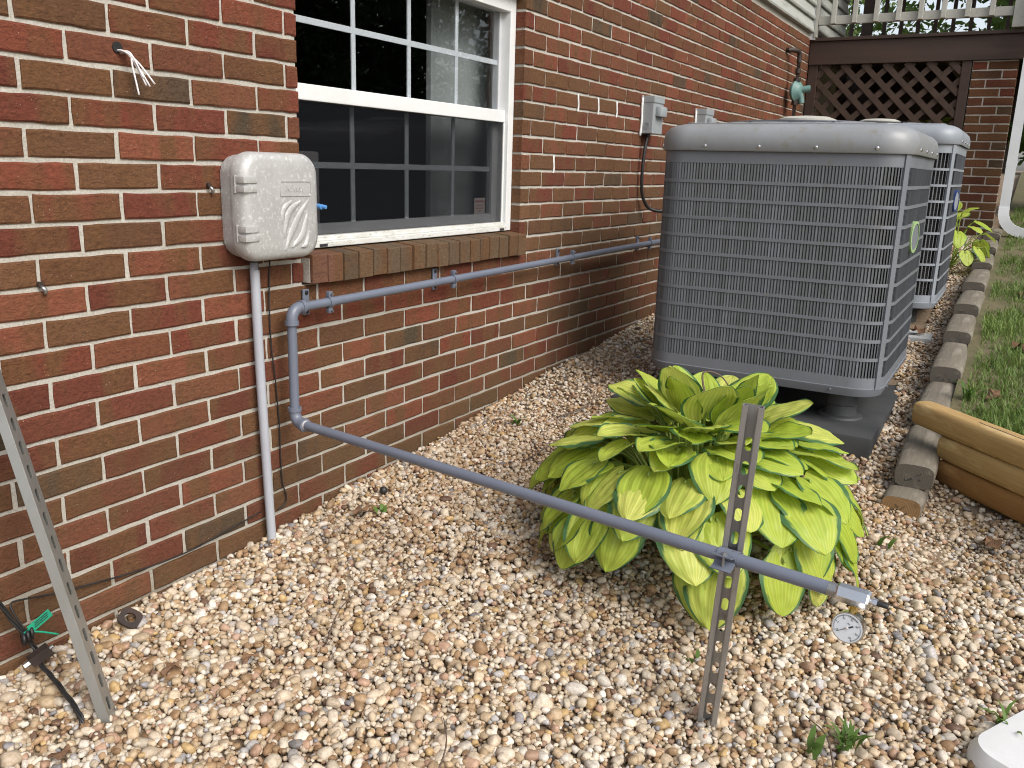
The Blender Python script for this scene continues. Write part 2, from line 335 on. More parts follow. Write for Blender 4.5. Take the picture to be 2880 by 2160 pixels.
def hosta_mat(name, warm):
    """lime centre, blue-green margin, pale veins; uv: x along the leaf, y across (0..1)"""
    m, nt, b = new_mat(name); N = NT(nt); uv = N.n('UVMap').outputs[0]; oi = N.n('ObjectInfo').outputs['Random']
    sx = N.n('SeparateXYZ'); N.l(uv, sx.inputs[0]); u = sx.outputs[0]; v = sx.outputs[1]
    a = N.math('ABSOLUTE', N.math('MULTIPLY', N.math('SUBTRACT', v, .5), 2.0))
    sh = N.n('CombineXYZ'); N.l(N.math('MULTIPLY', oi, 40), sh.inputs[0]); N.l(N.math('MULTIPLY', oi, 17), sh.inputs[1])
    va = N.n('VectorMath', operation='ADD'); N.l(uv, va.inputs[0]); N.l(sh.outputs[0], va.inputs[1])
    ed = N.noise(N.mapp(va.outputs[0], (3.5, 14, 1)), 1, 4, .6); ed2 = N.noise(N.mapp(va.outputs[0], (1.2, 3, 1)), 1, 2)
    e = N.math('ADD', a, N.math('ADD', N.math('MULTIPLY', N.math('SUBTRACT', ed, .5), .34), N.math('MULTIPLY', N.math('SUBTRACT', ed2, .5), .5)))
    marg = N.ramp(e, [(.83, (0, 0, 0)), (.90, (1, 1, 1))])
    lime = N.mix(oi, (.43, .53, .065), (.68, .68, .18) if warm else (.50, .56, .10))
    vein = N.math('COSINE', N.math('MULTIPLY', v, 2 * math.pi * 13)); vv = N.ramp(vein, [(.0, (.84, .89, .76)), (.8, (1.05, 1.04, 1.04))])
    c = N.mix(1, lime, vv, 'MULTIPLY')
    gr = N.noise(N.mapp(va.outputs[0], (2, 2.5, 1)), 1, 3); c = N.mix(N.ramp(gr, [(.48, (0, 0, 0)), (.78, (.6, .6, .6))]), c, (.29, .45, .045))
    c = N.mix(marg, c, N.mix(ed2, (.045, .125, .045), (.09, .20, .075)))
    N.l(c, b.inputs['Base Color']); b.inputs['Roughness'].default_value = .42; b.inputs['Specular IOR Level'].default_value = .35
    N.bump(N.noise(N.mapp(uv, (22, 40, 1)), 1, 3), .12, .003, b)
    tr = N.n('BsdfTranslucent'); N.l(c, tr.inputs[0]); mx = N.n('MixShader'); mx.inputs[0].default_value = .34
    out = [n for n in nt.nodes if n.type == 'OUTPUT_MATERIAL'][0]; N.l(b.outputs[0], mx.inputs[1]); N.l(tr.outputs[0], mx.inputs[2]); N.l(mx.outputs[0], out.inputs[0]); return m
M['hosta'] = hosta_mat('hosta_leaf', True); M['hosta_green'] = hosta_mat('greener_hosta_leaf', False)  # second leaf material: greener centre, less yellow
M['petiole'] = pmat('leaf_stalk', (.20, .30, .05), (.28, .36, .08), 20, .5)
def pebble_mat():
    m, nt, b = new_mat('river_pebble'); N = NT(nt); P = N.pos(); oi = N.n('ObjectInfo').outputs['Random']
    pal = [(0, (.62, .57, .48)), (.15, (.55, .46, .34)), (.29, (.68, .65, .60)), (.40, (.47, .37, .25)), (.52, (.57, .49, .39)), (.63, (.38, .265, .16)), (.71, (.60, .54, .45)),
           (.79, (.31, .20, .115)), (.85, (.44, .30, .22)), (.905, (.44, .44, .45)), (.935, (.25, .25, .27)), (.955, (.16, .10, .07)), (.972, (.50, .36, .18))]
    c = N.ramp(oi, pal, 'CONSTANT')
    r2 = N.math('FRACT', N.math('MULTIPLY', oi, 317.7))
    c = N.mix(1, c, N.ramp(r2, [(0, (.70, .67, .63)), (1, (1.08, 1.05, 1.02))]), 'MULTIPLY')
    mot = N.noise(P, 130, 5, .65); c = N.mix(1, c, N.ramp(mot, [(.3, (.72, .68, .62)), (.6, (1.06, 1.05, 1.04))]), 'MULTIPLY')
    st = N.noise(N.mapp(P, (60, 60, 200)), 1, 3); c = N.mix(N.ramp(st, [(.62, (0, 0, 0)), (.74, (.55, .55, .55))]), c, (.46, .29, .14))
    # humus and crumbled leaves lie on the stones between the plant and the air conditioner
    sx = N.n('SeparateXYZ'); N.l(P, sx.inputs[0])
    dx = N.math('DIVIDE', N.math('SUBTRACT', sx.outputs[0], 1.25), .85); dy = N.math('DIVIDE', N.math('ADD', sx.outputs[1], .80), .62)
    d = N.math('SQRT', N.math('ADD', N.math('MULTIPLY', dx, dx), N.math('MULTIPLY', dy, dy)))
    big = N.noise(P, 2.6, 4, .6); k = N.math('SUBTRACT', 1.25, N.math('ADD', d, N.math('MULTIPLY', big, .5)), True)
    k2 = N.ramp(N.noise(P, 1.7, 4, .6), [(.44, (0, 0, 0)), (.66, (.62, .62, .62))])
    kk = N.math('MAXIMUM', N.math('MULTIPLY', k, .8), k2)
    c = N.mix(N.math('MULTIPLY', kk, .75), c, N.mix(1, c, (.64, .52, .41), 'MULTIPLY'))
    N.l(c, b.inputs['Base Color']); b.inputs['Roughness'].default_value = .55; b.inputs['Specular IOR Level'].default_value = .35
    N.bump(N.noise(P, 320, 4, .6), .25, .001, b); return m
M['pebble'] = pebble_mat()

# ------------------------------------------------------------------ ground
GX = [-4, -.93, -.43, -.13, .26, .78, 1.48, 2.25, 2.92, 6.25, 14, 40]; GZ = [-.06, -.005, .022, .035, .07, .112, .19, .25, .306, .72, 1.25, 1.6]
def ground(x, y): return float(np.interp(x, GX, GZ)) + (.03 + .025 * min(1, max(0, (.6 - x) / .8))) * max(min(y, 0), -2.6) - .065 * math.exp(-((x - .98) / .34) ** 2 - ((y + 1.74) / .26) ** 2)
def lawn(x, y): return float(np.interp(x, [1.0, 1.8, 6.2, 14, 40], [.185, .255, .70, 1.25, 1.6])) + .012 * (y + 1.7)
def on_lawn(x, y): return y < -1.66 and x > 1.40 + (y + 1.66) * .92
def sheet(name, fn, xs, ys, mat, kind='structure', keep=None):
    m = MB(); m.v = [Vector((x, y, fn(x, y))) for x in xs for y in ys]; ny = len(ys)
    for i in range(len(xs) - 1):
        for j in range(ny - 1):
            if keep and not keep((xs[i] + xs[i + 1]) / 2, (ys[j] + ys[j + 1]) / 2): continue
            m.f.append((i * ny + j, (i + 1) * ny + j, (i + 1) * ny + j + 1, i * ny + j + 1))
    return m.build(name, mat, None, True, None, kind=kind)
sheet('ground', lambda x, y: ground(x, y) - .012 - (.05 if y < -2.3 else 0), sorted(set(list(np.arange(-4, 8, .25)) + [9, 12, 16, 24, 40, 70])), sorted(set(list(np.arange(-3, .2, .15)) + [-60, -30, -14, -8, -5, 2, 6, 14, 30])), M['soil'])

# pebbles: one mass of river gravel, instanced
def make_pebble(i):
    bm = bmesh.new(); bmesh.ops.create_icosphere(bm, subdivisions=2, radius=1)
    off = Vector((i * 13.7, i * 5.1, -i * 8.3)); r2 = random.Random(100 + i); sc = Vector((r2.uniform(.95, 1.3), r2.uniform(.75, 1), r2.uniform(.5, .78)))
    for v in bm.verts:
        d = v.co.normalized(); k = 1 + .38 * mnoise.noise(d * .9 + off) + .17 * mnoise.noise(d * 2.3 + off)
        p = d * k; p = Vector([math.copysign(abs(q) ** (.62 + .3 * ((i * 37) % 10) / 10), q) for q in p]); v.co = Vector((p.x * sc.x, p.y * sc.y, p.z * sc.z))
    me = bpy.data.meshes.new('pebble'); bm.to_mesh(me); bm.free(); me.materials.append(M['pebble']); me.shade_smooth()
    return bpy.data.objects.new('pebble', me)
def scatter_pebbles():
    rg = np.random.default_rng(11); cell = .037; grid = {}; P = []; S = []
    def blocked(x, y):
        return (1.40 < x < 2.42 and -1.42 < y < -.50) or (3.2 < x < 4.25 and -1.42 < y < -.5)
    def size(x, y):
        d = math.hypot((x - 1.35) / 1.0, (y + .75) / .6); k = .70 + .30 * min(1, max(0, (d - .5) / .7))
        r = float(np.clip(rg.lognormal(math.log(.0071), .38), .0038, .0175)); return r * k * (1.16 - .10 * min(2, max(0, x + .6)))
    def region(x, y):
        if y < -1.67 and x > 1.40 + (y + 1.67) * .925: return False
        return y > -2.45
    nlayer = ((230000, 1.0, .68, 0.0), (20000, .85, .5, -.007), (22000, .85, .5, .006))
    for n, sf, tight, lift in nlayer:
        xs = rg.uniform(-1.6, 6.6, n); ys = rg.uniform(-2.45, -.004, n)
        # more tries where the stones are near
        near = rg.uniform(0, 1, n) < .45; xs = np.where(near, rg.uniform(-1.45, 1.2, n), xs)
        for x, y in zip(xs, ys):
            if not region(x, y) or blocked(x, y): continue
            r = size(x, y) * sf
            if y > -r * .8: continue
            if lift == 0:
                ci, cj = int(math.floor(x / cell)), int(math.floor(y / cell)); ok = True
                for a in (-1, 0, 1):
                    for b in (-1, 0, 1):
                        for (qx, qy, qr) in grid.get((ci + a, cj + b), ()):
                            if (qx - x) ** 2 + (qy - y) ** 2 < (tight * (qr + r)) ** 2: ok = False; break
                        if not ok: break
                    if not ok: break
                if not ok: continue
                grid.setdefault((ci, cj), []).append((x, y, r))
            wob = .010 * mnoise.noise(Vector((x * 2.1, y * 2.1, 3))) + .006 * mnoise.noise(Vector((x * 6, y * 6, 9)))
            P.append((x, y, ground(x, y) + wob + lift + rg.uniform(-.004, .004) - .004)); S.append(r)
    return np.array(P), np.array(S)
PB, PS = scatter_pebbles()
wob = lambda x, y: .010 * mnoise.noise(Vector((x * 2.1, y * 2.1, 3))) + .006 * mnoise.noise(Vector((x * 6, y * 6, 9)))
def top(x, y): return ground(x, y) + wob(x, y) + .004
pc = bpy.data.collections.new('pebble_shapes')
for i in range(12): pc.objects.link(make_pebble(i))
gm = bpy.data.meshes.new('gravel'); gm.from_pydata([tuple(p) for p in PB], [], []); gm.materials.append(M['pebble'])
at = gm.attributes.new('size', 'FLOAT', 'POINT'); at.data.foreach_set('value', PS.astype(np.float32))
rg = np.random.default_rng(5); rot = np.stack([rg.normal(0, .38, len(PB)), rg.normal(0, .38, len(PB)), rg.uniform(0, 6.28, len(PB))], 1).astype(np.float32)
at = gm.attributes.new('turn', 'FLOAT_VECTOR', 'POINT'); at.data.foreach_set('vector', rot.ravel())
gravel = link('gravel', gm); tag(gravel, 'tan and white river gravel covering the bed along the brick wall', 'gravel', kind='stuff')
ng = bpy.data.node_groups.new('gravel_nodes', 'GeometryNodeTree')
ng.interface.new_socket('Geometry', in_out='INPUT', socket_type='NodeSocketGeometry'); ng.interface.new_socket('Geometry', in_out='OUTPUT', socket_type='NodeSocketGeometry')
gi = ng.nodes.new('NodeGroupInput'); go = ng.nodes.new('NodeGroupOutput'); ci = ng.nodes.new('GeometryNodeCollectionInfo'); ip = ng.nodes.new('GeometryNodeInstanceOnPoints')
ci.inputs['Collection'].default_value = pc; ci.inputs['Separate Children'].default_value = True; ci.inputs['Reset Children'].default_value = True
ip.inputs['Pick Instance'].default_value = True
a1 = ng.nodes.new('GeometryNodeInputNamedAttribute'); a1.data_type = 'FLOAT'; a1.inputs['Name'].default_value = 'size'
a2 = ng.nodes.new('GeometryNodeInputNamedAttribute'); a2.data_type = 'FLOAT_VECTOR'; a2.inputs['Name'].default_value = 'turn'
rv = ng.nodes.new('FunctionNodeRandomValue'); rv.data_type = 'INT'
[s for s in rv.inputs if s.name == 'Max' and s.type == 'INT'][0].default_value = 11
L_ = ng.links.new
L_(gi.outputs[0], ip.inputs['Points']); L_(ci.outputs[0], ip.inputs['Instance']); L_([s for s in rv.outputs if s.type == 'INT'][0], ip.inputs['Instance Index'])
L_(a2.outputs[0], ip.inputs['Rotation']); L_(a1.outputs[0], ip.inputs['Scale']); L_(ip.outputs[0], go.inputs[0])
md = gravel.modifiers.new('gravel', 'NODES'); md.node_group = ng
sheet('lawn_ground', lawn, list(np.arange(.4, 8, .2)) + [9, 11, 14, 20, 30], [-40, -20, -12, -8, -6] + list(np.arange(-5, -1.6, .2)) + [-1.66], M['turf_soil'], keep=lambda x, y: x > 1.62 + (y + 1.66) * .92)
def make_grass():
    rg = np.random.default_rng(3); V = []; F = []
    n = 0
    while n < 26000:
        u = rg.uniform(); x = 1.3 + (u ** 1.5) * 7.0; y = -1.70 - rg.exponential(.75)
        if y < -4.2 or not on_lawn(x, y - .02): continue
        d = mnoise.noise(Vector((x * 2.4, y * 2.4, 0))) + .35 * mnoise.noise(Vector((x * 7, y * 7, 4)))
        if d < rg.uniform(-.55, .10) + (.25 if y > -1.80 else 0): continue
        h = rg.uniform(.018, .055) * (1.3 if d > .25 else .85); a = rg.uniform(0, 6.283); ln = rg.uniform(.2, 1.1); wd = rg.uniform(.0016, .0032)
        p = np.array([x, y, lawn(x, y) - .003]); dr = np.array([math.cos(a), math.sin(a), 0]); sd_ = np.array([-dr[1], dr[0], 0]) * wd
        m1 = p + dr * h * ln * .35 + np.array([0, 0, h * .6]); m2 = p + dr * h * ln + np.array([0, 0, h])
        k = len(V); V += [p - sd_, p + sd_, m1 + sd_ * .8, m1 - sd_ * .8, m2]; F += [(k, k + 1, k + 2, k + 3), (k + 3, k + 2, k + 4)]; n += 1
    me = bpy.data.meshes.new('grass'); me.from_pydata([tuple(v) for v in V], [], F); me.materials.append(M['grass'])
    o = link('grass', me); tag(o, 'patchy green lawn grass beyond the timber edging', 'grass', kind='stuff')
make_grass()

# ------------------------------------------------------------------ house wall
U = .0677; HB = .10705; Z0 = 1.44; JN = .0102
house = empty('brick_house', (2.6, .0, .05), 'red brick house wall with a white window and pale siding above', 'house')
WX0, WX1, WZ0, WZ1 = .046, 1.318, .762, 1.765          # opening (sill bricks included)
XL, XR, ZT = -1.75, 6.36, 2.29
mw = MB()
for a, b in (((XL, .0055, -.25), (WX0 - .004, .11, ZT)), ((WX1 + .004, .0055, -.25), (7.6, .11, ZT)), ((WX0 - .004, .0055, -.25), (WX1 + .004, .11, WZ0 - .003)), ((WX0 - .004, .0055, WZ1), (WX1 + .004, .11, ZT))): mw.box(a, b)
wall = mw.build('wall', M['mortar'], house)
def brick_mesh(L, H, D, seed, jit=.0013):
    r2 = random.Random(seed); m = MB(); per = []
    nx, nz = 5, 2
    for i in range(nx): per.append((-L / 2 + L * i / nx, -H / 2))
    for i in range(nz): per.append((L / 2, -H / 2 + H * i / nz))
    for i in range(nx): per.append((L / 2 - L * i / nx, H / 2))
    for i in range(nz): per.append((-L / 2, H / 2 - H * i / nz))
    per = [(x + r2.uniform(-jit, jit), z + r2.uniform(-jit, jit)) for x, z in per]
    inn = [(x * (1 - .006 / L * 1.3), z * (1 - .006 / H * 1.3)) for x, z in per]
    dy = [r2.uniform(-.0006, .0008) for _ in per]
    m.rings([[(x, d, z) for (x, z), d in zip(inn, dy)], [(x, .0026, z) for x, z in per], [(x, D, z) for x, z in per]], True, True)
    return m
BL, BH = 2 * HB - JN, U - JN
bvars = []
for i in range(7):
    me = brick_mesh(BL, BH, .1, 40 + i).mesh('brick', M['brick']); bvars.append(me)
RED = [(.158, .046, .026), (.140, .039, .023), (.168, .056, .031), (.125, .036, .022)]; BRN = [(.126, .056, .027), (.110, .052, .027), (.134, .064, .032)]; DRK = [(.066, .048, .030), (.080, .050, .031)]
def tone(x, z):
    q = rnd.random(); wet = math.exp(-((x - 2.0) / 1.0) ** 2 - ((z - .86) / .30) ** 2)      # brown run of bricks beside and below the sill
    if z < .25: wet = max(wet, .35)
    if q < .04 + .05 * wet: c = rnd.choice(DRK)
    elif q < .20 + .75 * wet: c = rnd.choice(BRN)
    elif q < .42: a, b = rnd.choice(RED), rnd.choice(BRN); c = tuple((a[i] + b[i]) / 2 for i in range(3))
    else: c = rnd.choice(RED)
    k = rnd.uniform(.88, 1.14); return tuple(v * k for v in c)
slots = []
for k in range(-13, 24):
    zc = Z0 - U * (k + .5)
    if zc + BH / 2 > ZT - .004 or zc < -.16: continue
    c = -18 if k % 2 else -17
    while c * HB < XR:
        x0, x1 = c * HB + JN / 2, (c + 2) * HB - JN / 2; c += 2
        spans = [(max(x0, XL), min(x1, XR))]
        if WZ0 - .03 < zc < WZ1 + .03:
            spans = [(spans[0][0], min(spans[0][1], WX0)), (max(spans[0][0], WX1), spans[0][1])]
            spans = [s for s in spans if s[1] - s[0] > .03]
        for s in spans:
            if s[1] - s[0] > .03: slots.append((s[0], s[1], zc))
def cam_area(x, y, z, w=.2, h=.06):
    d = Vector((x, y, z)) - CAM; dep = d.dot(CF)
    if dep < .1: return 0
    px, py = d.dot(CR) / dep * 2427, d.dot(CU) / dep * 2427
    if abs(px) > 1440 + 90 or abs(py) > 1080 + 60: return 0
    if x > 1.9 and -1.5 < 0 and px > 420 and z < 1.28: return 0        # behind the air conditioners
    if z < ground(x, 0) - .02: return 0
    return w * h * abs(d.normalized().y) / dep ** 2
slots.sort(key=lambda s: -cam_area((s[0] + s[1]) / 2, 0, s[2], s[1] - s[0]))
mass = MB(); mcol = []
for i, (x0, x1, zc) in enumerate(slots):
    xc = (x0 + x1) / 2; t = tone(xc, zc); dz = rnd.uniform(-.0012, .0012); dx = rnd.uniform(-.0015, .0015)
    if i < 280:
        o = link('brick', rnd.choice(bvars), wall, (xc + dx, rnd.uniform(-.0012, .0012), zc + dz)); o.scale = ((x1 - x0) / BL, 1, rnd.choice((1, -1)) * rnd.uniform(.985, 1.012))
        o.rotation_euler = (0, R(rnd.uniform(-.35, .35)), 0); o.color = (*t, 1)
    else:
        b = brick_mesh(x1 - x0, BH, .1, 1000 + i); n0 = len(mass.f)
        mass.add([p + Vector((xc + dx, rnd.uniform(-.0012, .0012), zc + dz)) for p in b.v], b.f); mcol += [(*t, rnd.random())] * (len(mass.f) - n0)
def color_faces(me, cols):
    a = me.color_attributes.new('brick_tone', 'FLOAT_COLOR', 'CORNER'); out = []
    for p, c in zip(me.polygons, cols): out += list(c) * p.loop_total
    a.data.foreach_set('color', out)
def build_mass(mb, cols, name, parent, kind='stuff'):
    org = ORG[parent.name]; me = bpy.data.meshes.new(name); me.from_pydata([tuple(p - org) for p in mb.v], [], mb.f); me.materials.append(M['brick_mass']); color_faces(me, cols)
    o = link(name, me, parent, org); o['kind'] = kind; return o
build_mass(mass, mcol, 'brickwork', house)
# rowlock sill: eighteen bricks on edge
sw = (1.322 - .048) / 18
for i in range(18):
    x0 = .048 + sw * i; g = .0045
    m = MB(); r2 = random.Random(70 + i); dz = r2.uniform(-.002, .002); dy = r2.uniform(-.003, .003)
    x0, x1 = x0 + g + r2.uniform(-.001, .001), x0 + sw - g
    m.rings([[(x0, -.030 + dy, .764 + dz), (x1, -.030 + dy, .764 + dz), (x1, -.030 + dy, .843 + dz), (x0, -.030 + dy, .843 + dz)], [(x0 - .001, -.027 + dy, .762 + dz), (x1 + .001, -.027 + dy, .762 + dz), (x1 + .001, -.027 + dy, .846 + dz), (x0 - .001, -.027 + dy, .846 + dz)],
             [(x0 - .001, .095, .763), (x1 + .001, .095, .763), (x1 + .001, .095, .858), (x0 - .001, .095, .858)]])
    org = Vector(((x0 + x1) / 2, 0, .8)); o = link('sill_brick', m.mesh('sill_brick', M['brick'], org), wall, org)
    t = rnd.choice(BRN) if i > 1 else RED[2]; kx = rnd.uniform(.8, 1.05); o.color = (t[0] * kx * .95, t[1] * kx * 1.35, t[2] * kx * 1.6, 1)
MB().box((.050, -.020, .7665), (1.320, .09, .838)).build('sill_mortar', M['mortar'], wall)
# white caulked joints and the mortar drip
for (c, k) in ((17, 0), (19, 0), (21, 0), (15, 4)):
    zc = Z0 - U * (k + .5); x = c * HB - .012; m = MB()
    m.tube(bez([(x + .002, .001, zc + .034), (x - .002, -.002, zc + .01), (x + .003, -.002, zc - .02), (x + .001, .0, zc - .042)], 4), .0045, 6)
    m.build('caulk_bead', M['caulk'], house, True)
# lap siding above the brick
for i in range(8):
    z = 2.292 + i * .105; m = MB()
    m.rings([[(x, -.030, z), (x, -.034, z + .012), (x, -.008, z + .108), (x, .03, z + .108), (x, .03, z)] for x in (2.6, 6.20)]); m.build('siding_board', M['siding'], house)
    m = MB(); m.rings([[(x, -.030, z + .04), (x, -.034, z + .052), (x, -.008, z + .148), (x, .03, z + .148), (x, .03, z + .04)] for x in (6.262, 7.62)]); m.build('siding_board', M['siding'], house)
MB().box((2.6, .03, 2.27), (7.6, .12, 3.3)).build('upper_wall', M['siding'], house)
MB().bbox((6.202, -.045, 2.235), (6.26, .02, 2.95), .003).build('corner_trim', M['trim'], house)
# room behind the window
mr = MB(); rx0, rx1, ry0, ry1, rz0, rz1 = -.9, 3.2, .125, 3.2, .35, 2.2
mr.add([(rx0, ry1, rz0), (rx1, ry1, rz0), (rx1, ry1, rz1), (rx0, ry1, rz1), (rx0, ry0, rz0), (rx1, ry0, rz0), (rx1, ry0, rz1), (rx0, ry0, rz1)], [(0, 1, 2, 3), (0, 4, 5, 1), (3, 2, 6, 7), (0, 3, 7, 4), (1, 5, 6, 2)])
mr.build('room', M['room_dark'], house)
MB().bbox((.975, .21, .70), (1.62, .235, 1.95), .004).build('inner_panel', M['curtain'], house)
MB().bbox((.62, .62, .86), (.80, .70, 1.15), .01).build('tan_vent', M['paper'], house)
win = empty('window', (.68, .09, .86)); win.parent = house; win.location -= ORG[house.name]
# ------------- window: frame, two sashes, grilles, panes
FX0, FX1, FY = .048, 1.330, .070
GX0, GX1 = .106, 1.262
def wbox(name, a, b, mat, bev=.003, parent=win, **k): return MB().bbox(a, b, bev).build(name, mat, parent, **k)
fr_ = wbox('frame', (FX0, .045, .858), (GX0 - .022, .118, 1.762), M['vinyl'])
wbox('frame', (GX1 + .014, .045, .858), (FX1 - .013, .118, 1.762), M['vinyl'])
wbox('frame', (GX0 - .022, .046, 1.700), (GX1 + .014, .118, 1.762), M['vinyl'])
wbox('frame_sill', (GX0 - .022, .040, .858), (GX1 + .014, .119, .876), M['vinyl_dirty'])
wbox('frame_sill', (GX0 - .022, .054, .876), (GX1 + .014, .1185, .892), M['vinyl_dirty'])
wbox('weep_slot', (1.222, .0385, .8605), (1.255, .0402, .869), M['ink'], .0004)
wbox('weep_slot', (.16, .0385, .8605), (.195, .0402, .869), M['ink'], .0004)
wbox('meeting_rail', (GX0 - .021, .058, 1.286), (GX1 + .013, .112, 1.332), M['vinyl'])
def pane(z0, z1, y):
    m = MB(); m.box((GX0 - .01, y, z0), (GX1 + .01, y + .004, z1)); return m.build('pane', M['glass'], win)
pane(1.330, 1.702, .088); pane(.930, 1.288, .098)
for x in (.395, .684, .973): wbox('muntin', (x - .0095, .094, 1.3325), (x + .0095, .099, 1.6995), M['muntin'], .001)
wbox('muntin', (GX0, .0935, 1.503), (GX1, .0985, 1.522), M['muntin'], .001)
for x in (.395, .684, .973): wbox('muntin', (x - .0095, .104, .9205), (x + .0095, .109, 1.2855), M['muntin'], .001)
wbox('muntin', (GX0, .1035, 1.093), (GX1, .1085, 1.112), M['muntin'], .001)
wbox('sash_stile', (GX1 - .005, .084, 1.3325), (GX1 + .0135, .112, 1.6995), M['sash_grey'], .001)
wbox('sash_stile', (GX1 - .030, .090, .8925), (GX1 + .0135, .115, 1.2855), M['sash_grey'], .001)
wbox('sash_rail', (GX0 - .02, .0905, .8925), (GX1 - .031, .115, .925), M['sash_grey'], .002)
m = MB(); m.box((GX0 - .015, .064, .894), (GX1 + .005, .0644, 1.2855)); m.build('insect_screen', M['screen'], win)
wbox('screen_frame', (GX1 + .005, .060, .8925), (GX1 + .0138, .070, 1.2855), M['vinyl'], .001)
st = wbox('warning_sticker', (1.112, .0942, .925), (1.190, .0948, .990), M['paper'], .0001)
def text(name, s, size, mat, loc, rx, parent, align='CENTER', ext=.0002):
    cu = bpy.data.curves.new(name, 'FONT'); cu.body = s; cu.size = size; cu.align_x = align; cu.align_y = 'CENTER'; cu.extrude = ext; cu.materials.append(mat)
    tmp = bpy.data.objects.new(name, cu); col.objects.link(tmp); me = bpy.data.meshes.new_from_object(tmp); bpy.data.objects.remove(tmp)
    o = bpy.data.objects.new(name, me); col.objects.link(o); o.parent = parent; o.location = Vector(loc) - ORG[parent.name]; o.rotation_euler = rx; ORG[o.name] = Vector(loc); return o
text('sticker_lettering', 'WARNING', .0145, M['red_ink'], (1.151, .0938, .976), (R(90), 0, 0), st)
for i, s in enumerate(('PROTECTED BY', 'HOME SECURITY', 'SYSTEM')): text('sticker_lettering', s, .0075, M['red_ink'], (1.151, .0938, .960 - .011 * i), (R(90), 0, 0), st)

# ------------------------------------------------------------------ utility box on the wall
ub = empty('utility_box', (-.12, 0, .86), 'silver plastic utility box with hinged door and five embossed swooshes beside window', 'utility box')
bx, bz = -.119, .993
def rr_xz(hx, hz, r, y, n=8, cx=bx, cz=bz): return [(q[0], y, q[1]) for q in rrect(cx, cz, hx, hz, r, n)]
m = MB(); m.rings([rr_xz(.128, .130, .05, -.001), rr_xz(.130, .132, .05, -.012), rr_xz(.133, .135, .052, -.052)]); m.build('box_body', M['galv_box'], ub, True, 35)
m = MB(); m.rings([rr_xz(.137, .139, .055, -.048), rr_xz(.1385, .1405, .056, -.055), rr_xz(.137, .139, .055, -.078), rr_xz(.131, .133, .052, -.090), rr_xz(.118, .120, .044, -.0955), rr_xz(.09, .095, .035, -.097)])
door = m.build('box_door', M['galv_box'], ub, True, 50)
for zc in (1.052, .928):
    m = MB(); m.cyl((bx - .1375, -.066, zc - .022), (bx - .1375, -.066, zc + .022), .0045, n=10)
    m.bbox((bx - .1415, -.0995, zc + .003), (bx - .095, -.070, zc + .020), .002); m.bbox((bx - .1415, -.0995, zc - .020), (bx - .095, -.070, zc - .003), .002)
    m.build('hinge', M['galv_box'], ub, True, 40)
m = MB()
fr0, fr1 = rr_xz(.058, .020, .006, -.0968, 4, bx + .042, bz + .048), rr_xz(.056, .018, .005, -.0968, 4, bx + .042, bz + .048)
m.rings([fr0, [(x, -.0990, z) for x, y, z in fr0], [(x, -.0990, z) for x, y, z in fr1], fr1], closed=True); m.build('name_plate_rim', M['galv_box'], door, True, 40)
text('embossed_lettering', 'Xfinity', .027, M['galv_box'], (bx + .040, -.0972, bz + .048), (R(90), 0, 0), door, ext=.0011)
# five curved ribs
def rib(pts, w0, name='embossed_rib'):
    c = bez(pts, 8); m = MB(); L = []; Rr = []
    for i, p in enumerate(c):
        t = (c[min(i + 1, len(c) - 1)] - c[max(i - 1, 0)]).normalized(); nn = Vector((-t.z, 0, t.x)); k = math.sin(math.pi * i / (len(c) - 1)) ** .7 * w0 + .0006
        L.append(p + nn * k); Rr.append(p - nn * k)
    rs = []
    for a, b in zip(L, Rr):
        c0 = (a + b) / 2; rs.append([(a.x, -.0966, a.z), (c0.x + (a.x - c0.x) * .45, -.1006, c0.z + (a.z - c0.z) * .45), (c0.x + (b.x - c0.x) * .45, -.1006, c0.z + (b.z - c0.z) * .45), (b.x, -.0966, b.z)])
    m.rings(rs); m.build(name, M['galv_box'], door, True, 50)
rx_, rz_ = bx + .045, bz - .035
for pts, w0 in (([(-.055, -.010), (-.047, .030), (-.016, .052)], .0085), ([(-.052, -.045), (-.030, .018), (.017, .052)], .011), ([(-.048, -.078), (-.010, -.015), (.042, .052)], .012), ([(-.022, -.072), (.020, -.040), (.042, .026)], .011), ([(.012, -.074), (.034, -.066), (.044, -.030)], .0075)):
    rib([(rx_ + a, 0, rz_ + b) for a, b in pts], w0)
m = MB(); m.bbox((bx + .137, -.066, bz - .036), (bx + .153, -.062, bz + .010), .0015); hasp = m.build('hasp', M['zinc'], ub)
MB().cyl((bx + .145, -.070, bz - .024), (bx + .145, -.0612, bz - .024), .0045, n=12).build('hasp_hole', M['ink'], ub)
MB().cyl((bx + .146, -.078, bz - .002), (bx + .146, -.056, bz - .002), .0085, n=6).build('lock_nut', M['zinc'], ub)
MB().cyl((bx + .150, -.106, bz - .003), (bx + .146, -.078, bz - .002), .0055, n=12).cyl((bx + .146, -.095, bz - .003), (bx + .146, -.079, bz - .002), .0075, n=12).build('lock_plug', M['blue_plastic'], ub, True, 40)

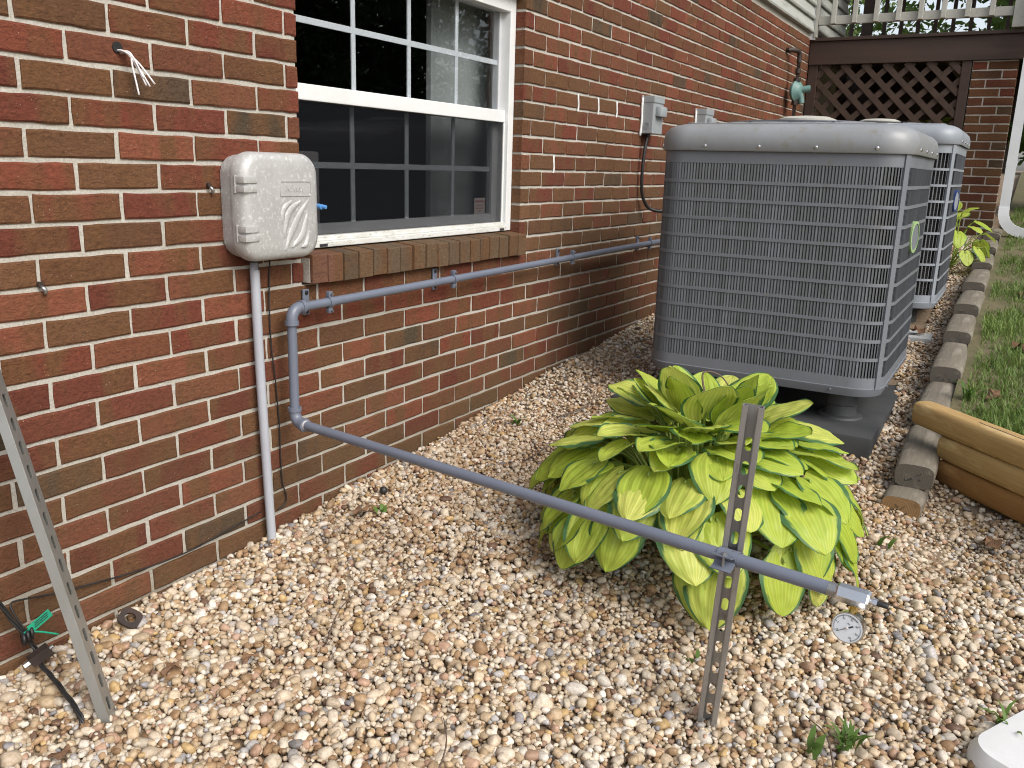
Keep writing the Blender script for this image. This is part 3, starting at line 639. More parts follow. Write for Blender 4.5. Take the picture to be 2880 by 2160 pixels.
# ------------------------------------------------------------------ conduit and wires on the wall
m = MB(); m.tube(bez([(-.166, -.024, .868), (-.163, -.024, .6), (-.156, -.026, .3), (-.148, -.030, ground(-.15, -.03) - .05)], 6), .0130, 18)
cond = m.build('conduit', M['pvc'], None, True, 40, 'straight grey plastic conduit running from silver utility box down into the gravel', 'conduit', base=(-.15, -.03, .03))
MB().cyl((-.166, -.024, .845), (-.166, -.024, .862), .0155, n=18).build('conduit_collar', M['black_plastic'], cond, True, 40)
pw = [(-.094, -.007, .852), (-.100, -.006, .733), (-.097, -.006, .608), (-.091, -.007, .522), (-.087, -.006, .442), (-.082, -.007, .353), (-.078, -.006, .277), (-.075, -.007, .185), (-.067, -.008, .137), (-.071, -.007, .113), (-.099, -.006, .101)]
pw = [(x + .0025 * math.sin(z * 60), y, z) for x, y, z in pw]
MB().tube(bez(pw, 6), .0022, 6).build('hanging_wire', M['black_plastic'], None, True, None, 'thin black wire hanging down the brick between grey conduit and gas pipe', 'wire', base=(-.09, 0, .1))
# cable bundle with green tag at the left
cb = empty('tagged_cable', (-.93, -.27, -.01), 'twisted black cable with green plastic tag and clamp at foot of brick wall', 'cable')
path = bez([(-.955, -.03, .225), (-.905, -.05, .105), (-.885, -.06, .055), (-.89, -.08, .03), (-.905, -.16, .020), (-.93, -.275, .000), (-.94, -.30, -.03)], 8)
for ph in (0, 2.1, 4.2):
    m = MB(); m.tube([p + Vector((math.cos(i * .5 + ph), math.sin(i * .5 + ph), 0)) * .0033 for i, p in enumerate(path)], .0028, 6); m.build('strand', M['black_plastic'], cb, True, None)
m = MB(); m.tube(bez([(-.89, -.055, .085), (-.905, -.035, .135), (-.905, -.022, .160), (-.88, -.016, .158), (-.80, -.012, .137), (-.70, -.010, .120), (-.58, -.010, .103), (-.42, -.008, .095), (-.28, -.008, .108), (-.17, -.010, .120)], 7), .0022, 6); m.build('thin_wire', M['black_plastic'], cb, True, None)
m = MB()
for i in range(3): m.tube([Vector((-.905 + .009 * i, -.056, .087 + .004 * i)) + Vector((.004 * math.cos(a), .011 * math.cos(a), .012 * math.sin(a))) for a in np.linspace(0, 6.28, 14)], .0042, 6)
m.build('knot', M['black_plastic'], cb, True, None)
m = MB(); m.bar((-.905, -.072, .036), (-.868, -.086, .056), .022, .024); m.build('cable_clamp', M['iron'], cb)
m = MB(); m.cyl((-.917, -.068, .030), (-.905, -.072, .036), .0072, n=6); m.cyl((-.868, -.086, .056), (-.861, -.089, .060), .004, n=8); m.build('clamp_bolt', M['zinc'], cb)
m = MB(); m.bar((-.893, -.060, .104), (-.846, -.066, .128), .0018, .020); m.bar((-.902, -.058, .098), (-.893, -.060, .103), .002, .010); tg = m.build('tag_plate', M['green_tag'], cb)
m = MB(); m.tube(bez([(-.893, -.062, .102), (-.868, -.068, .090), (-.838, -.074, .072)], 5), .0022, 6); m.build('tag_tail', M['green_tag'], cb, True, None)
m = MB()
for i in range(3): m.bar(Vector((-.882, -.0628, .106 + .0052 * i)), Vector((-.853, -.0665, .1208 + .0052 * i)), .0006, .0016)
m.build('tag_print', M['ink'], tg)
# white wires from the hole
ww = empty('wire_bundle', (-.515, 0, 1.345), 'cut white wires poking out of a drilled hole in red brick', 'wire')
for i, (ex, ey, ez) in enumerate([(-.474, -.062, 1.272), (-.484, -.058, 1.266), (-.489, -.052, 1.268), (-.497, -.055, 1.283), (-.516, -.060, 1.246)]):
    s = Vector((-.520 + .004 * i, .02, 1.338 - .002 * (i % 3))); e = Vector((ex, ey, ez))
    MB().tube(bez([s, s + Vector((.004, -.035, .002)), (s + e) / 2 + Vector((.004, -.012, .013)), e], 6), .0021, 7).build('wire', M['white_wire'], ww, True, None)
MB().cyl((-.518, -.0018, 1.347), (-.518, .01, 1.347), .0125, n=14).build('drilled_hole', M['black_plastic'], ww)
for (x, z, lab) in ((-.753, .835, 'small bent metal clip on brick joint left of conduit'), (-.287, 1.042, 'rusty screw anchor in brick joint left of utility box')):
    a = empty('wall_clip', (x, 0, z), lab, 'clip')
    MB().cyl((x, .005, z + .006), (x, -.007, z + .006), .006, n=10).build('screw', M['iron'], a)
    m = MB(); m.tube(bez([(x, -.004, z + .002), (x + .006, -.010, z - .006), (x + .008, -.006, z - .014)], 4), .0045, 6); m.build('clip_arm', M['zinc'], a, True, None)

# ------------------------------------------------------------------ gas pipe
PR = .0136
E1 = Vector((-.070, -.060, .709)); E2 = Vector((-.070, -.060, .377)); DO = Vector((-.115, -1, -.010)).normalized()
PE = E2 + DO * 1.535
gp = empty('gas_pipe', (-.07, -.06, .37), 'slate grey painted gas pipe along brick wall, turning down and out across the gravel', 'pipe')
RUN1 = Vector((3.05, -.058, .736))
MB().cyl(E1 + Vector((.03, 0, .0003)), RUN1, PR, n=24).build('pipe_run', M['pipe'], gp, True, 40)
MB().cyl(E1 - Vector((0, 0, .03)), E2 + Vector((0, 0, .03)), PR, n=24).build('pipe_drop', M['pipe'], gp, True, 40)
MB().cyl(E2 + DO * .03, PE, PR, n=24).build('pipe_arm', M['pipe'], gp, True, 40)
def elbow(c, d0, d1):
    d0, d1 = d0.normalized(), d1.normalized(); m = MB(); a = c + d0 * .036; b = c + d1 * .036
    pts = [a.lerp(c, t) * (1 - t) + c.lerp(b, t) * t for t in np.linspace(0, 1, 11)]
    m.tube([c + d0 * .044] + pts + [c + d1 * .044], .0168, 22)
    for d in (d0, d1): m.cyl(c + d * .034, c + d * .046, .0198, n=24)
    return m.build('elbow_fitting', M['pipe'], gp, True, 45)
elbow(E1, Vector((1, 0, .01)), Vector((0, 0, -1))); elbow(E2, Vector((0, 0, 1)), DO)
MB().cyl(E2 + DO * .046, E2 + DO * .052, .0142, n=22).build('sealant_ring', M['white_wire'], gp, True, 40)
m = MB()
for i in range(5): m.cyl(PE + DO * (.0005 + i * .0034), PE + DO * (.0028 + i * .0034), .0135, n=22)
m.cyl(PE - DO * .001, PE + DO * .02, .0124, n=22); m.build('pipe_thread', M['zinc'], gp, True, 40)
HX0 = PE + DO * .016; HX1 = HX0 + DO * .060
m = MB(); m.lathe(HX0, DO, [(0, .0150), (.004, .0180), (.056, .0180), (.060, .0150)], 6); m.build('hex_coupling', M['chrome'], gp, False)
m = MB(); m.cyl(HX1 - DO * .002, HX1 + DO * .006, .0055, n=12); m.cyl(HX1 + DO * .006, HX1 + DO * .013, .0078, n=6); m.build('valve_nut', M['chrome'], gp)
m = MB(); m.lathe(HX1 + DO * .013, DO, [(0, .0052), (.016, .0050), (.019, .0036)], 14); m.build('valve_cap', M['black_plastic'], gp, True, 40)
# wall brackets with split rings
for i, x in enumerate((.045, .700, 1.66, 2.607)):
    zc = E1.z + (x - E1.x) * .0087
    lab = ['pipe bracket on brick right beside the upper pipe elbow', 'pipe bracket under middle of the brick window sill', 'pipe bracket just right of the window sill end', 'pipe bracket nearest the large air conditioner'][i]
    k = empty('pipe_bracket', (x, 0, zc), lab, 'bracket', 'brackets holding the gas pipe to the wall')
    pl = MB().bbox((x - .0125, -.009, zc - .038), (x + .0125, -.0015, zc + .038), .002).build('back_plate', M['pipe'], k)
    for dz in (-.028, .028): MB().lathe((x, -.009, zc + dz), (0, -1, 0), [(0, .0065), (.003, .006), (.0045, .002)], 10).build('screw_head', M['black_plastic'], pl, True, 40)
    m = MB(); m.cyl((x, -.005, zc), (x, -.047, zc), .0058, n=10); m.build('stand_off', M['zinc'], k, True, 40)
    xr = x + .042; zr = zc + .0004
    m = MB(); n = 26
    ring = lambda r, dx: [(xr + dx, -.060 + r * math.cos(2 * math.pi * j / n), zr + r * math.sin(2 * math.pi * j / n)) for j in range(n)]
    m.rings([ring(PR + .0002, -.008), ring(PR + .0032, -.008), ring(PR + .0032, .008), ring(PR + .0002, .008)], closed=True)
    for s in (-1, 1): m.bbox((xr - .008, -.0665, zr + s * .014 if s > 0 else zr - .032), (xr + .008, -.0535, zr + .032 if s > 0 else zr - .014), .001)
    m.build('split_ring', M['pipe'], k, True, 40)
    for s in (-1, 1): MB().cyl((xr, -.075, zr + s * .025), (xr, -.048, zr + s * .025), .0032, n=8).build('ring_bolt', M['zinc'], k, True, 40)

# ------------------------------------------------------------------ strut channel
def slotted(m, length, width, y, pitch=.0508, sl=.029, sw=.014, n=18, start=.022):
    """a web in the x (width) / z (length) plane at depth y, with oval slots"""
    nz = int((length - .01) / pitch); z = 0
    for i in range(nz):
        z0 = i * pitch; z1 = z0 + pitch; cz = (z0 + z1) / 2
        ov = []
        for j in range(n):
            a = 2 * math.pi * j / n; ov.append((sw / 2 * math.cos(a), cz + math.copysign((sl - sw) / 2, math.sin(a)) * (1 if abs(math.sin(a)) > 1e-6 else 0) + sw / 2 * math.sin(a)))
        rc = []
        for j in range(n):
            a = 2 * math.pi * j / n; cx, sx = math.cos(a), math.sin(a); k = min((width / 2) / max(abs(cx), 1e-9), (pitch / 2) / max(abs(sx), 1e-9)); rc.append((cx * k, cz + sx * k))
        corners = [(width / 2, z1), (-width / 2, z1), (-width / 2, z0), (width / 2, z0)]
        b = len(m.v); m.v += [Vector((x, y, zz)) for x, zz in ov + rc + corners]
        for j in range(n): m.f.append((b + j, b + (j + 1) % n, b + n + (j + 1) % n, b + n + j))
        quad = lambda j: int(((2 * math.pi * (j + .5) / n) / (math.pi / 2)))
        for ci_, ang in enumerate((math.atan2(pitch / 2, width / 2), math.pi - math.atan2(pitch / 2, width / 2), math.pi + math.atan2(pitch / 2, width / 2), 2 * math.pi - math.atan2(pitch / 2, width / 2))):
            j = int(ang / (2 * math.pi / n)); m.f.append((b + n + j, b + n + (j + 1) % n, b + 2 * n + ci_))
    zt = nz * pitch
    if length > zt: m.add([(-width / 2, y, zt), (width / 2, y, zt), (width / 2, y, length), (-width / 2, y, length)], [(0, 1, 2, 3)])
def strut(name, length, depth, mat, M4, label, w=.0413, t=.0026):
    """open side at y = 0, web at y = depth; M4 places it"""
    root = empty(name, M4.translation, label, 'strut channel')
    def fin(m, nm):
        m.v = [M4 @ p for p in m.v]
        o = link(nm, m.mesh(nm, mat, ORG[root.name]), root, ORG[root.name]); md = o.modifiers.new('thickness', 'SOLIDIFY'); md.thickness = t; md.offset = 0; return o
    m = MB(); slotted(m, length, w - t, depth - t / 2); fin(m, 'slotted_web')
    for s in (-1, 1):
        m = MB(); pr = [(s * (w / 2 - t / 2), depth - t * .2), (s * (w / 2 - t / 2), .001), (s * (w / 2 - .0095), .001), (s * (w / 2 - .0095), .007)]
        for a, b in zip(pr, pr[1:]):
            k = len(m.v); m.v += [Vector((a[0], a[1], 0)), Vector((b[0], b[1], 0)), Vector((b[0], b[1], length)), Vector((a[0], a[1], length))]; m.f.append((k, k + 1, k + 2, k + 3))
        bm = bmesh.new(); 
        fin(m, 'channel_side')
    return root
sc_ = E2 + DO * 1.335                                                     # where the pipe crosses the post
a_ = Vector((-DO.y, DO.x, 0)).normalized(); out = Vector((1, 0, 0)) - DO * DO.x; out.z = 0; out.normalize()    # away from the viewer
base = Vector((sc_.x, sc_.y, 0)) + out * (PR + .002); base.z = -.09; so = Matrix.Rotation(R(15), 3, 'Z') @ out; sd2 = Matrix.Rotation(R(15), 3, 'Z') @ Vector((-DO.x, -DO.y, 0))
tilt = Matrix.Rotation(R(2.6), 4, out)
M4 = Matrix.Translation(base) @ tilt @ Matrix(((sd2.x, so.x, 0, 0), (sd2.y, so.y, 0, 0), (0, 0, 1, 0), (0, 0, 0, 1)))
Tc = (M4 @ Vector((0, 0, sc_.z + .09))) - (Vector((sc_.x, sc_.y, sc_.z)) + out * (PR + .002)); M4 = Matrix.Translation(-Tc) @ M4
post = strut('strut_post', .768, .0216, M['strut'], M4, 'upright slotted galvanised strut post in gravel holding up the grey pipe end')
# strap clamp on the post
k = empty('strut_clamp', sc_, 'grey two-part strap clamp fixing the pipe to the upright strut post', 'clamp')
upv = (M4.to_3x3() @ Vector((0, 0, 1))).normalized()
def strap(sgn, nm):
    m = MB(); w2 = .021; pts = []
    for a in np.linspace(R(8), R(178), 14):
        pts.append(sc_ - out * math.cos(a - R(90) + R(90)) * 0 + (upv * math.sin(a) * sgn + out * (-math.cos(a))) * (PR + .0022))
    pts = [sc_ + (out * (-math.cos(a)) + upv * sgn * math.sin(a)) * (PR + .002) for a in np.linspace(R(12), R(165), 14)]
    pts = [pts[0] - out * .022 + upv * sgn * .012, pts[0] - out * .006 + upv * sgn * .008] + pts + [pts[-1] + out * .012]
    rs = []
    for i, p in enumerate(pts):
        t = (pts[min(i + 1, len(pts) - 1)] - pts[max(i - 1, 0)]).normalized(); nn = t.cross(DO).normalized() * .0012
        rs.append([p - DO * w2 - nn, p + DO * w2 - nn, p + DO * w2 + nn, p - DO * w2 + nn])
    m.rings(rs); m.build(nm, M['pipe'], k, True, 40)
strap(1, 'strap'); strap(-1, 'strap')
MB().cyl(sc_ - out * .025 + upv * .020, sc_ - out * .025 - upv * .020, .003, n=8).lathe(sc_ - out * .025 + upv * .012, upv, [(0, .007), (.005, .0065), (.006, .003)], 8).build('clamp_screw', M['zinc'], k, True, 40)
# leaning channel at the left
p0 = Vector((-.893, -.315, -.07)); p1 = Vector((-.905, -.012, .735)); zz = (p1 - p0).normalized(); fx = Vector((-.79, -.61, 0)); yy = zz.cross(fx).normalized(); fx = yy.cross(zz).normalized()
wn_ = -yy if yy.dot(Vector((.61, -.79, 0))) < 0 else yy                    # web faces this way
side = fx
Ml = Matrix(((side.x, wn_.x, zz.x, p0.x), (side.y, wn_.y, zz.y, p0.y), (side.z, wn_.z, zz.z, p0.z), (0, 0, 0, 1)))
strut('leaning_channel', (p1 - p0).length, .0206, M['strut_bright'], Ml, 'bright slotted metal channel leaning against brick wall at left', w=.0413)

# ------------------------------------------------------------------ gauge
GD = Vector((CAM.x - HX0.x, CAM.y - HX0.y, CAM.z - HX0.z)).normalized(); GD = (GD + Vector((-.10, .26, -.32))).normalized()     # dial faces the viewer, a little aside
HC = HX0 + DO * .036; gc = HC + Vector((-.002, .004, -.058)); gc = gc + GD * .012
gg = empty('pressure_gauge', gc, 'round white-dial pressure gauge hanging under the steel hex coupling', 'gauge')
gr = DO - GD * DO.dot(GD); gr.normalize(); gu = GD.cross(gr)
if gu.z < 0: gu = -gu; 
gr = gu.cross(GD).normalized()
MB().cyl(HC + Vector((0, 0, -.012)), gc - GD * .012 + Vector((0, 0, .02)), .0072, n=6).build('brass_fitting', M['brass'], gg)
m = MB(); m.lathe(gc, GD, [(-.020, .020), (-.018, .0275), (.000, .0290), (.004, .0300), (.0062, .0295), (.0062, .0276)], 40); case = m.build('gauge_case', M['chrome'], gg, True, 30)
m = MB(); m.lathe(gc, GD, [(.0066, .0274), (.0068, .0273)], 40); dial = m.build('dial', M['dial'], gg)
ang0 = R(205)                                                             # the dial is turned: its zero points down and left
def on_dial(a, r, h=.0072): return gc + (gr * math.cos(a) + gu * math.sin(a)) * r + GD * h
m = MB()
for i in range(61):
    a = ang0 - R(270) * i / 60; L = .0042 if i % 10 == 0 else .0022; m.bar(on_dial(a, .0255), on_dial(a, .0255 - L), .00045 if i % 10 else .0008, .0003, GD)
tk = m.build('scale_ticks', M['ink'], dial)
Rm = Matrix((gr, gu, GD)).transposed(); rotd = (Rm @ Matrix.Rotation(R(205 - 225 + 180), 3, 'Z')).to_euler()
for i, s in enumerate(('0', '5', '10', '15', '20', '25', '30')):
    text('dial_number', s, .0052, M['ink'], on_dial(ang0 - R(270) * i / 6, .0185), rotd, dial, ext=.00005)
text('dial_lettering', 'PRO-FLEX', .0046, M['ink'], on_dial(R(70), .0225, .0073), rotd, dial, ext=.00005)
text('dial_lettering', 'PSI', .0042, M['ink'], on_dial(R(78), .0095, .0073), rotd, dial, ext=.00005)
m = MB(); m.bar(on_dial(ang0 + R(8), .0215, .0082), on_dial(ang0 + R(188), .004, .0082), .0009, .0004, GD); m.bar(on_dial(ang0 + R(188), .004, .0082), on_dial(ang0 + R(188), .0125, .0082), .0026, .0004, GD); m.build('needle', M['ink'], gg)
m = MB(); m.lathe(gc, GD, [(.0075, .0028), (.0092, .0026), (.0096, .001)], 14); m.build('needle_hub', M['white_wire'], gg, True, 40)

# ------------------------------------------------------------------ electrical disconnects
def disconnect(x, z, label, cable):
    d = empty('disconnect_box', (x, 0, z), label, 'electrical box', 'grey disconnect boxes on the wall')
    w2, h2, dp = .142, .184, .068
    body = MB().bbox((x, -dp, z), (x + w2, -.001, z + h2), .004).build('box_body', M['disc_grey'], d)
    MB().bbox((x - .002, -dp - .004, z + h2 - .03), (x + w2 + .002, -.006, z + h2 + .003), .003).build('rain_hood', M['disc_grey'], d)
    MB().bbox((x + .030, -dp - .030, z + .085), (x + w2 - .012, -dp + .002, z + h2 - .045), .012).build('handle_bump', M['disc_grey'], d, True, 40)
    m = MB(); c = Vector((x - .0008, -.034, z + .040))
    for r in (.018, .011):
        n = 22; m.rings([[(c.x + dx, c.y + rr * math.cos(6.2832 * j / n), c.z + rr * math.sin(6.2832 * j / n)) for j in range(n)] for dx, rr in ((.002, r), (-.0015, r), (-.0015, r - .003), (.002, r - .003))], closed=True)
    m.build('knockout_ring', M['disc_grey'], d, True, 40)
    m = MB(); c = Vector((x + .085, -dp - .0004, z + .030)); m.tube(bez([c + Vector((-.012, 0, -.012)), c + Vector((.008, 0, .010)), c + Vector((-.004, 0, .014)), c + Vector((-.012, 0, .002))], 4), .0012, 5); m.build('embossed_mark', M['zinc'], d, True, None)
    m = MB(); m.tube(bez([(x - .003, -.006, z + h2 + .004), (x - .006, -.007, z + .12), (x - .004, -.008, z + .06), (x - .007, -.005, z - .012)], 5), .0065, 7); m.build('caulk_bead', M['caulk'], d, True, None)
    if cable:
        MB().cyl((x + .04, -.03, z - .012), (x + .04, -.03, z + .003), .013, n=12).build('cable_gland', M['black_plastic'], d)
        MB().tube(bez([(x + .04, -.030, z), (x + .015, -.026, z - .10), (x + .010, -.024, z - .25), (x + .04, -.030, z - .34), (x + .10, -.07, z - .395), (x + .17, -.25, z - .40), (x + .1, -.50, z - .42), (x - .1, -.60, z - .44)], 8), .0085, 10).build('whip_cable', M['black_plastic'], d, True, None)
disconnect(2.553, 1.303, 'grey electrical disconnect box on brick with black cable below it', True)
disconnect(3.405, 1.297, 'grey electrical disconnect box mostly hidden behind the large air conditioner top', False)

# ------------------------------------------------------------------ air conditioners
def path_points(x0, x1, y0, y1, r, pitch, phase=0):
    """points and normals round a rounded square"""
    segs = []; cx, cy = (x0 + x1) / 2, (y0 + y1) / 2; P = rrect(cx, cy, (x1 - x0) / 2, (y1 - y0) / 2, r, 16); P.append(P[0]); out = []; acc = phase
    for a, b in zip(P, P[1:]):
        L = math.hypot(b[0] - a[0], b[1] - a[1])
        while acc < L:
            t = acc / max(L, 1e-9); nx, ny = a[2] + (b[2] - a[2]) * t, a[3] + (b[3] - a[3]) * t; q = math.hypot(nx, ny); out.append((a[0] + (b[0] - a[0]) * t, a[1] + (b[1] - a[1]) * t, nx / q, ny / q)); acc += pitch
        acc -= L
    return out
def air_conditioner(x0, x1, y0, y1, zb, zs, label, pitch, paint, cap_paint, rows, slat_w, group, badge_col, blade, r=.115):
    cx, cy, hx, hy = (x0 + x1) / 2, (y0 + y1) / 2, (x1 - x0) / 2, (y1 - y0) / 2
    a = empty('air_conditioner', (cx, cy, zb - .12), label, 'air conditioner', group)
    ring = lambda z, off, rr=None: [(p[0], p[1], z) for p in rrect(cx, cy, hx + off, hy + off, (rr or r) + off, 9)]
    zl0, zl1 = zb + .075, zs - .045
    MB().rings([ring(zb, -.03), ring(zb + .002, -.006), ring(zb + .03, .004), ring(zb + .034, .0045), ring(zb + .036, .001), ring(zl0, .0), ring(zl0, -.02)], True, False).build('base_pan', paint, a, True, 30)
    MB().rings([ring(zl1, -.02), ring(zl1, .0), ring(zs + .002, .0), ring(zs + .002, -.02)], False, False).build('top_band', paint, a, True, 30)
    MB().rings([ring(zl0 - .02, -.034), ring(zl1 + .02, -.034)], True, True).build('coil', M['coil'], a, True, 40)
    for i in range(1, rows):
        z = zl0 + (zl1 - zl0) * i / rows; MB().rings([ring(z - .0062, -.007), ring(z - .0062, .0012), ring(z + .0062, .0012), ring(z + .0062, -.007)], closed=True).build('louver_band', paint, a, True, 30)
    sm = MB(); h = zl1 - zl0 + .01                       # one louver blade, shared: a bowed strip, turned to shed rain
    prof = [(-.5 * slat_w, -.0095), (-.28 * slat_w, -.0042), (.05 * slat_w, -.0012), (.5 * slat_w, .0000), (.5 * slat_w, -.0022), (.1 * slat_w, -.0040), (-.36 * slat_w, -.0125)]
    sm.rings([[(u, v, z) for u, v in prof] for z in (-h / 2, h / 2)])
    sme = sm.mesh('louver_blade', blade, smooth=True, angle=50)
    zc = (zl0 + zl1) / 2
    for (px, py, nx, ny) in path_points(x0, x1, y0, y1, r, pitch):
        o = link('louver_blade', sme, a, (px, py, zc)); o.rotation_euler = (0, 0, math.atan2(ny, nx) - math.pi / 2)
    for (px, py) in ((x0 + .012, y0 + r * .55), (x0 + r * .55, y0 + .012), (x1 - .012, y0 + r * .55), (x0 + .012, y1 - r * .55)):
        pass
    th = R(238)                                          # corner post on the lawn side of the near corner
    px, py = x0 + r + (r + .004) * math.cos(th), y0 + r + (r + .004) * math.sin(th)
    d = Vector((-math.sin(th), math.cos(th), 0)) * .012; n = Vector((math.cos(th), math.sin(th), 0))
    MB().add([Vector((px, py, zb + .03)) - d + n * .001, Vector((px, py, zb + .03)) + d + n * .001, Vector((px, py, zb + .03)) + d - n * .012, Vector((px, py, zb + .03)) - d - n * .012,
              Vector((px, py, zs)) - d + n * .001, Vector((px, py, zs)) + d + n * .001, Vector((px, py, zs)) + d - n * .012, Vector((px, py, zs)) - d - n * .012],
             [(0, 3, 2, 1), (4, 5, 6, 7), (0, 1, 5, 4), (1, 2, 6, 5), (2, 3, 7, 6), (3, 0, 4, 7)]).build('corner_post', paint, a)
    # top cap: bulging skirt, rounded shoulder, round fan opening
    n = 40; c2 = rrect(cx, cy, 1, 1, .4, 9)
    prof = [(zs, .010), (zs + .004, .013), (zs + .045, .012), (zs + .070, .004), (zs + .086, -.012), (zs + .096, -.036), (zs + .102, -.07)]
    rs = [ring(z, off, r) for z, off in prof]
    rr_ = hx - .135
    rs.append([(cx + (rr_ + .03) * math.cos(t), cy + (rr_ + .03) * math.sin(t), zs + .112) for t in [math.atan2(p[1] - cy, p[0] - cx) for p in rs[0]]])
    rs.append([(cx + rr_ * math.cos(t), cy + rr_ * math.sin(t), zs + .118) for t in [math.atan2(p[1] - cy, p[0] - cx) for p in rs[0]]])
    rs.append([(cx + (rr_ - .006) * math.cos(t), cy + (rr_ - .006) * math.sin(t), zs + .06) for t in [math.atan2(p[1] - cy, p[0] - cx) for p in rs[0]]])
    cap = MB().rings(rs, False, False).build('top_cap', cap_paint, a, True, 60)
    rim = ring(zs + .1035, -.078); MB().tube([Vector(p) for p in rim] + [Vector(rim[0])], .0042, 6, False).build('cap_rim', cap_paint, cap, True, None)
    m = MB()
    for q in np.linspace(.06, rr_ - .004, 11): m.tube([(cx + q * math.cos(t), cy + q * math.sin(t), zs + .119 + .012 * (1 - (q / rr_) ** 2)) for t in np.linspace(0, 2 * math.pi, 37)], .0022, 5, False)
    for t in np.linspace(0, 2 * math.pi, 13)[:-1]: m.tube([(cx + q * math.cos(t), cy + q * math.sin(t), zs + .117 + .012 * (1 - (q / rr_) ** 2)) for q in np.linspace(.04, rr_ - .003, 5)], .0025, 5)
    gl = m.build('fan_grille', M['black_plastic'] if cap_paint is M['ac_new'] else paint, a, True, None, kind='stuff')
    MB().lathe((cx, cy, zs + .128), (0, 0, 1), [(0, .115), (.012, .113), (.022, .085), (.026, .03)], 32).build('motor_cover', M['rail_paint'], a, True, 40)
    MB().lathe((cx, cy, zs + .02), (0, 0, 1), [(0, rr_ - .01), (.004, rr_ - .01)], 32).build('fan_well', M['coil'], a)
    for (px, py, nx, ny) in path_points(x0, x1, y0, y1, r, .205, .10):
        MB().lathe((px + nx * .0125, py + ny * .0125, zs + .018), (nx, ny, 0), [(0, .0068), (.003, .0062), (.0052, .003)], 8).build('screw', M['chrome'], cap, True, 40)
    for (px, py, nx, ny) in path_points(x0, x1, y0, y1, r, .30, .18):
        MB().lathe((px + nx * .003, py + ny * .003, zb + .022), (nx, ny, 0), [(0, .0052), (.003, .0048), (.0042, .002)], 8).build('pan_screw', paint, a, True, 40)
    for sx in (-1, 1):
        for sy in (-1, 1):
            fx, fy = cx + sx * (hx - .16), cy + sy * (hy - .15); fz = zb - .115
            MB().lathe((fx, fy, fz), (0, 0, 1), [(0, .085), (.008, .082), (.012, .062), (.05, .058), (.053, .062), (.095, .060), (.118, .055)], 22).build('foot', M['foot'], a, True, 30)
    # badge on the lawn side
    bxx, bzz = cx - .12, zb + .58; n = 26
    m = MB(); bt = Vector((math.cos(R(15)), -math.sin(R(15)), 0)); bn = Vector((-math.sin(R(15)), -math.cos(R(15)), 0))
    el = lambda q, yy: [Vector((bxx, y0 - .012, bzz)) + bt * (.038 * q * math.cos(6.2832 * j / n)) + bn * yy + Vector((0, 0, .060 * q * math.sin(6.2832 * j / n))) for j in range(n)]
    m.rings([el(1, -.012), el(1, .003), el(.86, .004), el(.86, -.004)], closed=True); bd = m.build('badge_ring', badge_col, a, True, 40)
    MB().rings([el(.855, -.012), el(.855, .001)]).build('badge_face', paint, bd)
    return a
air_conditioner(1.49, 2.405, -1.437, -.517, .318, 1.196, 'large grey louvered air conditioner with weathered rounded top behind the hosta', .0117, M['ac'], M['ac_cap'], 11, .0110, 'outdoor air conditioners', M['badge'], M['ac_blade'])
air_conditioner(3.36, 4.28, -1.445, -.525, .420, 1.296, 'pale blue-grey air conditioner standing behind the larger grey one', .0195, M['ac_new'], M['ac_new'], 9, .0085, 'outdoor air conditioners', M['navy'], M['ac_blade_pale'])
MB().bbox((1.385, -1.445, .08), (2.46, -.42, .203), .012).build('equipment_pad', M['pad'], None, True, 30, 'black plastic equipment pad under the large grey air conditioner', 'pad', base=(1.9, -.93, .1))
MB().bbox((3.10, -1.475, .14), (4.35, -.40, .305), .012).build('equipment_pad', M['pad_pale'], None, True, 30, 'pale grey concrete pad under the far blue-grey air conditioner', 'pad', base=(3.7, -.93, .2))

# ------------------------------------------------------------------ hostas
def hosta_leaf(L, W, bend, fold, cup, seed, nu=22, nv=18, stalk=.0):
    """leaf lying along +x from its stalk, upper face +z"""
    r2 = random.Random(seed); V = []; UV = []; F = []
    for i in range(nu + 1):
        u = i / nu; s = u ** .9
        w_ = W * max(1 - u, .0) ** .70 * (u + .03) ** .36 / .515 + .0006
        ang = bend * (u ** 1.4); 
        # centre line by integrating the bend
        n = 12; x = z = 0
        for q in range(n):
            t = (q + .5) / n * u; a = bend * t ** 1.3; x += math.cos(a) * u / n * L; z -= math.sin(a) * u / n * L
        for j in range(nv + 1):
            v = -1 + 2 * j / nv; lob = -.11 * L * max(0, 1 - u / .16) ** 1.5 * (math.sin(abs(v) * math.pi * .8))     # heart-shaped base
            yy = v * w_ * math.cos(fold * abs(v)); zz = abs(v) * w_ * math.sin(fold) - cup * w_ * v * v
            rib_ = .0034 * math.cos(2 * math.pi * 6.5 * v) * (1 - u) ** .25 * math.sin(math.pi * min(1, u * 1.1 + .05)) if abs(v) < .97 else 0
            puck = .0030 * mnoise.noise(Vector((u * 6 + seed, v * 3, seed))) + .0035 * mnoise.noise(Vector((u * 2.2 + seed, v * 1.3, seed * 3.1)))
            edge = .004 * abs(v) ** 4 * math.sin(u * 9 + seed * 2 + (2 if v > 0 else 0))
            zz += rib_ + puck + edge; a = bend * u ** 1.3
            V.append((x + lob + zz * math.sin(a), yy, z + zz * math.cos(a))); UV.append((u, (v + 1) / 2))
    for i in range(nu):
        for j in range(nv): k = i * (nv + 1) + j; F.append((k, k + nv + 1, k + nv + 2, k + 1))
    me = bpy.data.meshes.new('leaf'); me.from_pydata(V, [], F); me.materials.append(M['hosta'])
    uvl = me.uv_layers.new(name='UVMap')
    for p in me.polygons:
        for li in p.loop_indices: uvl.data[li].uv = UV[me.loops[li].vertex_index]
    me.shade_smooth(); me.update(); return me
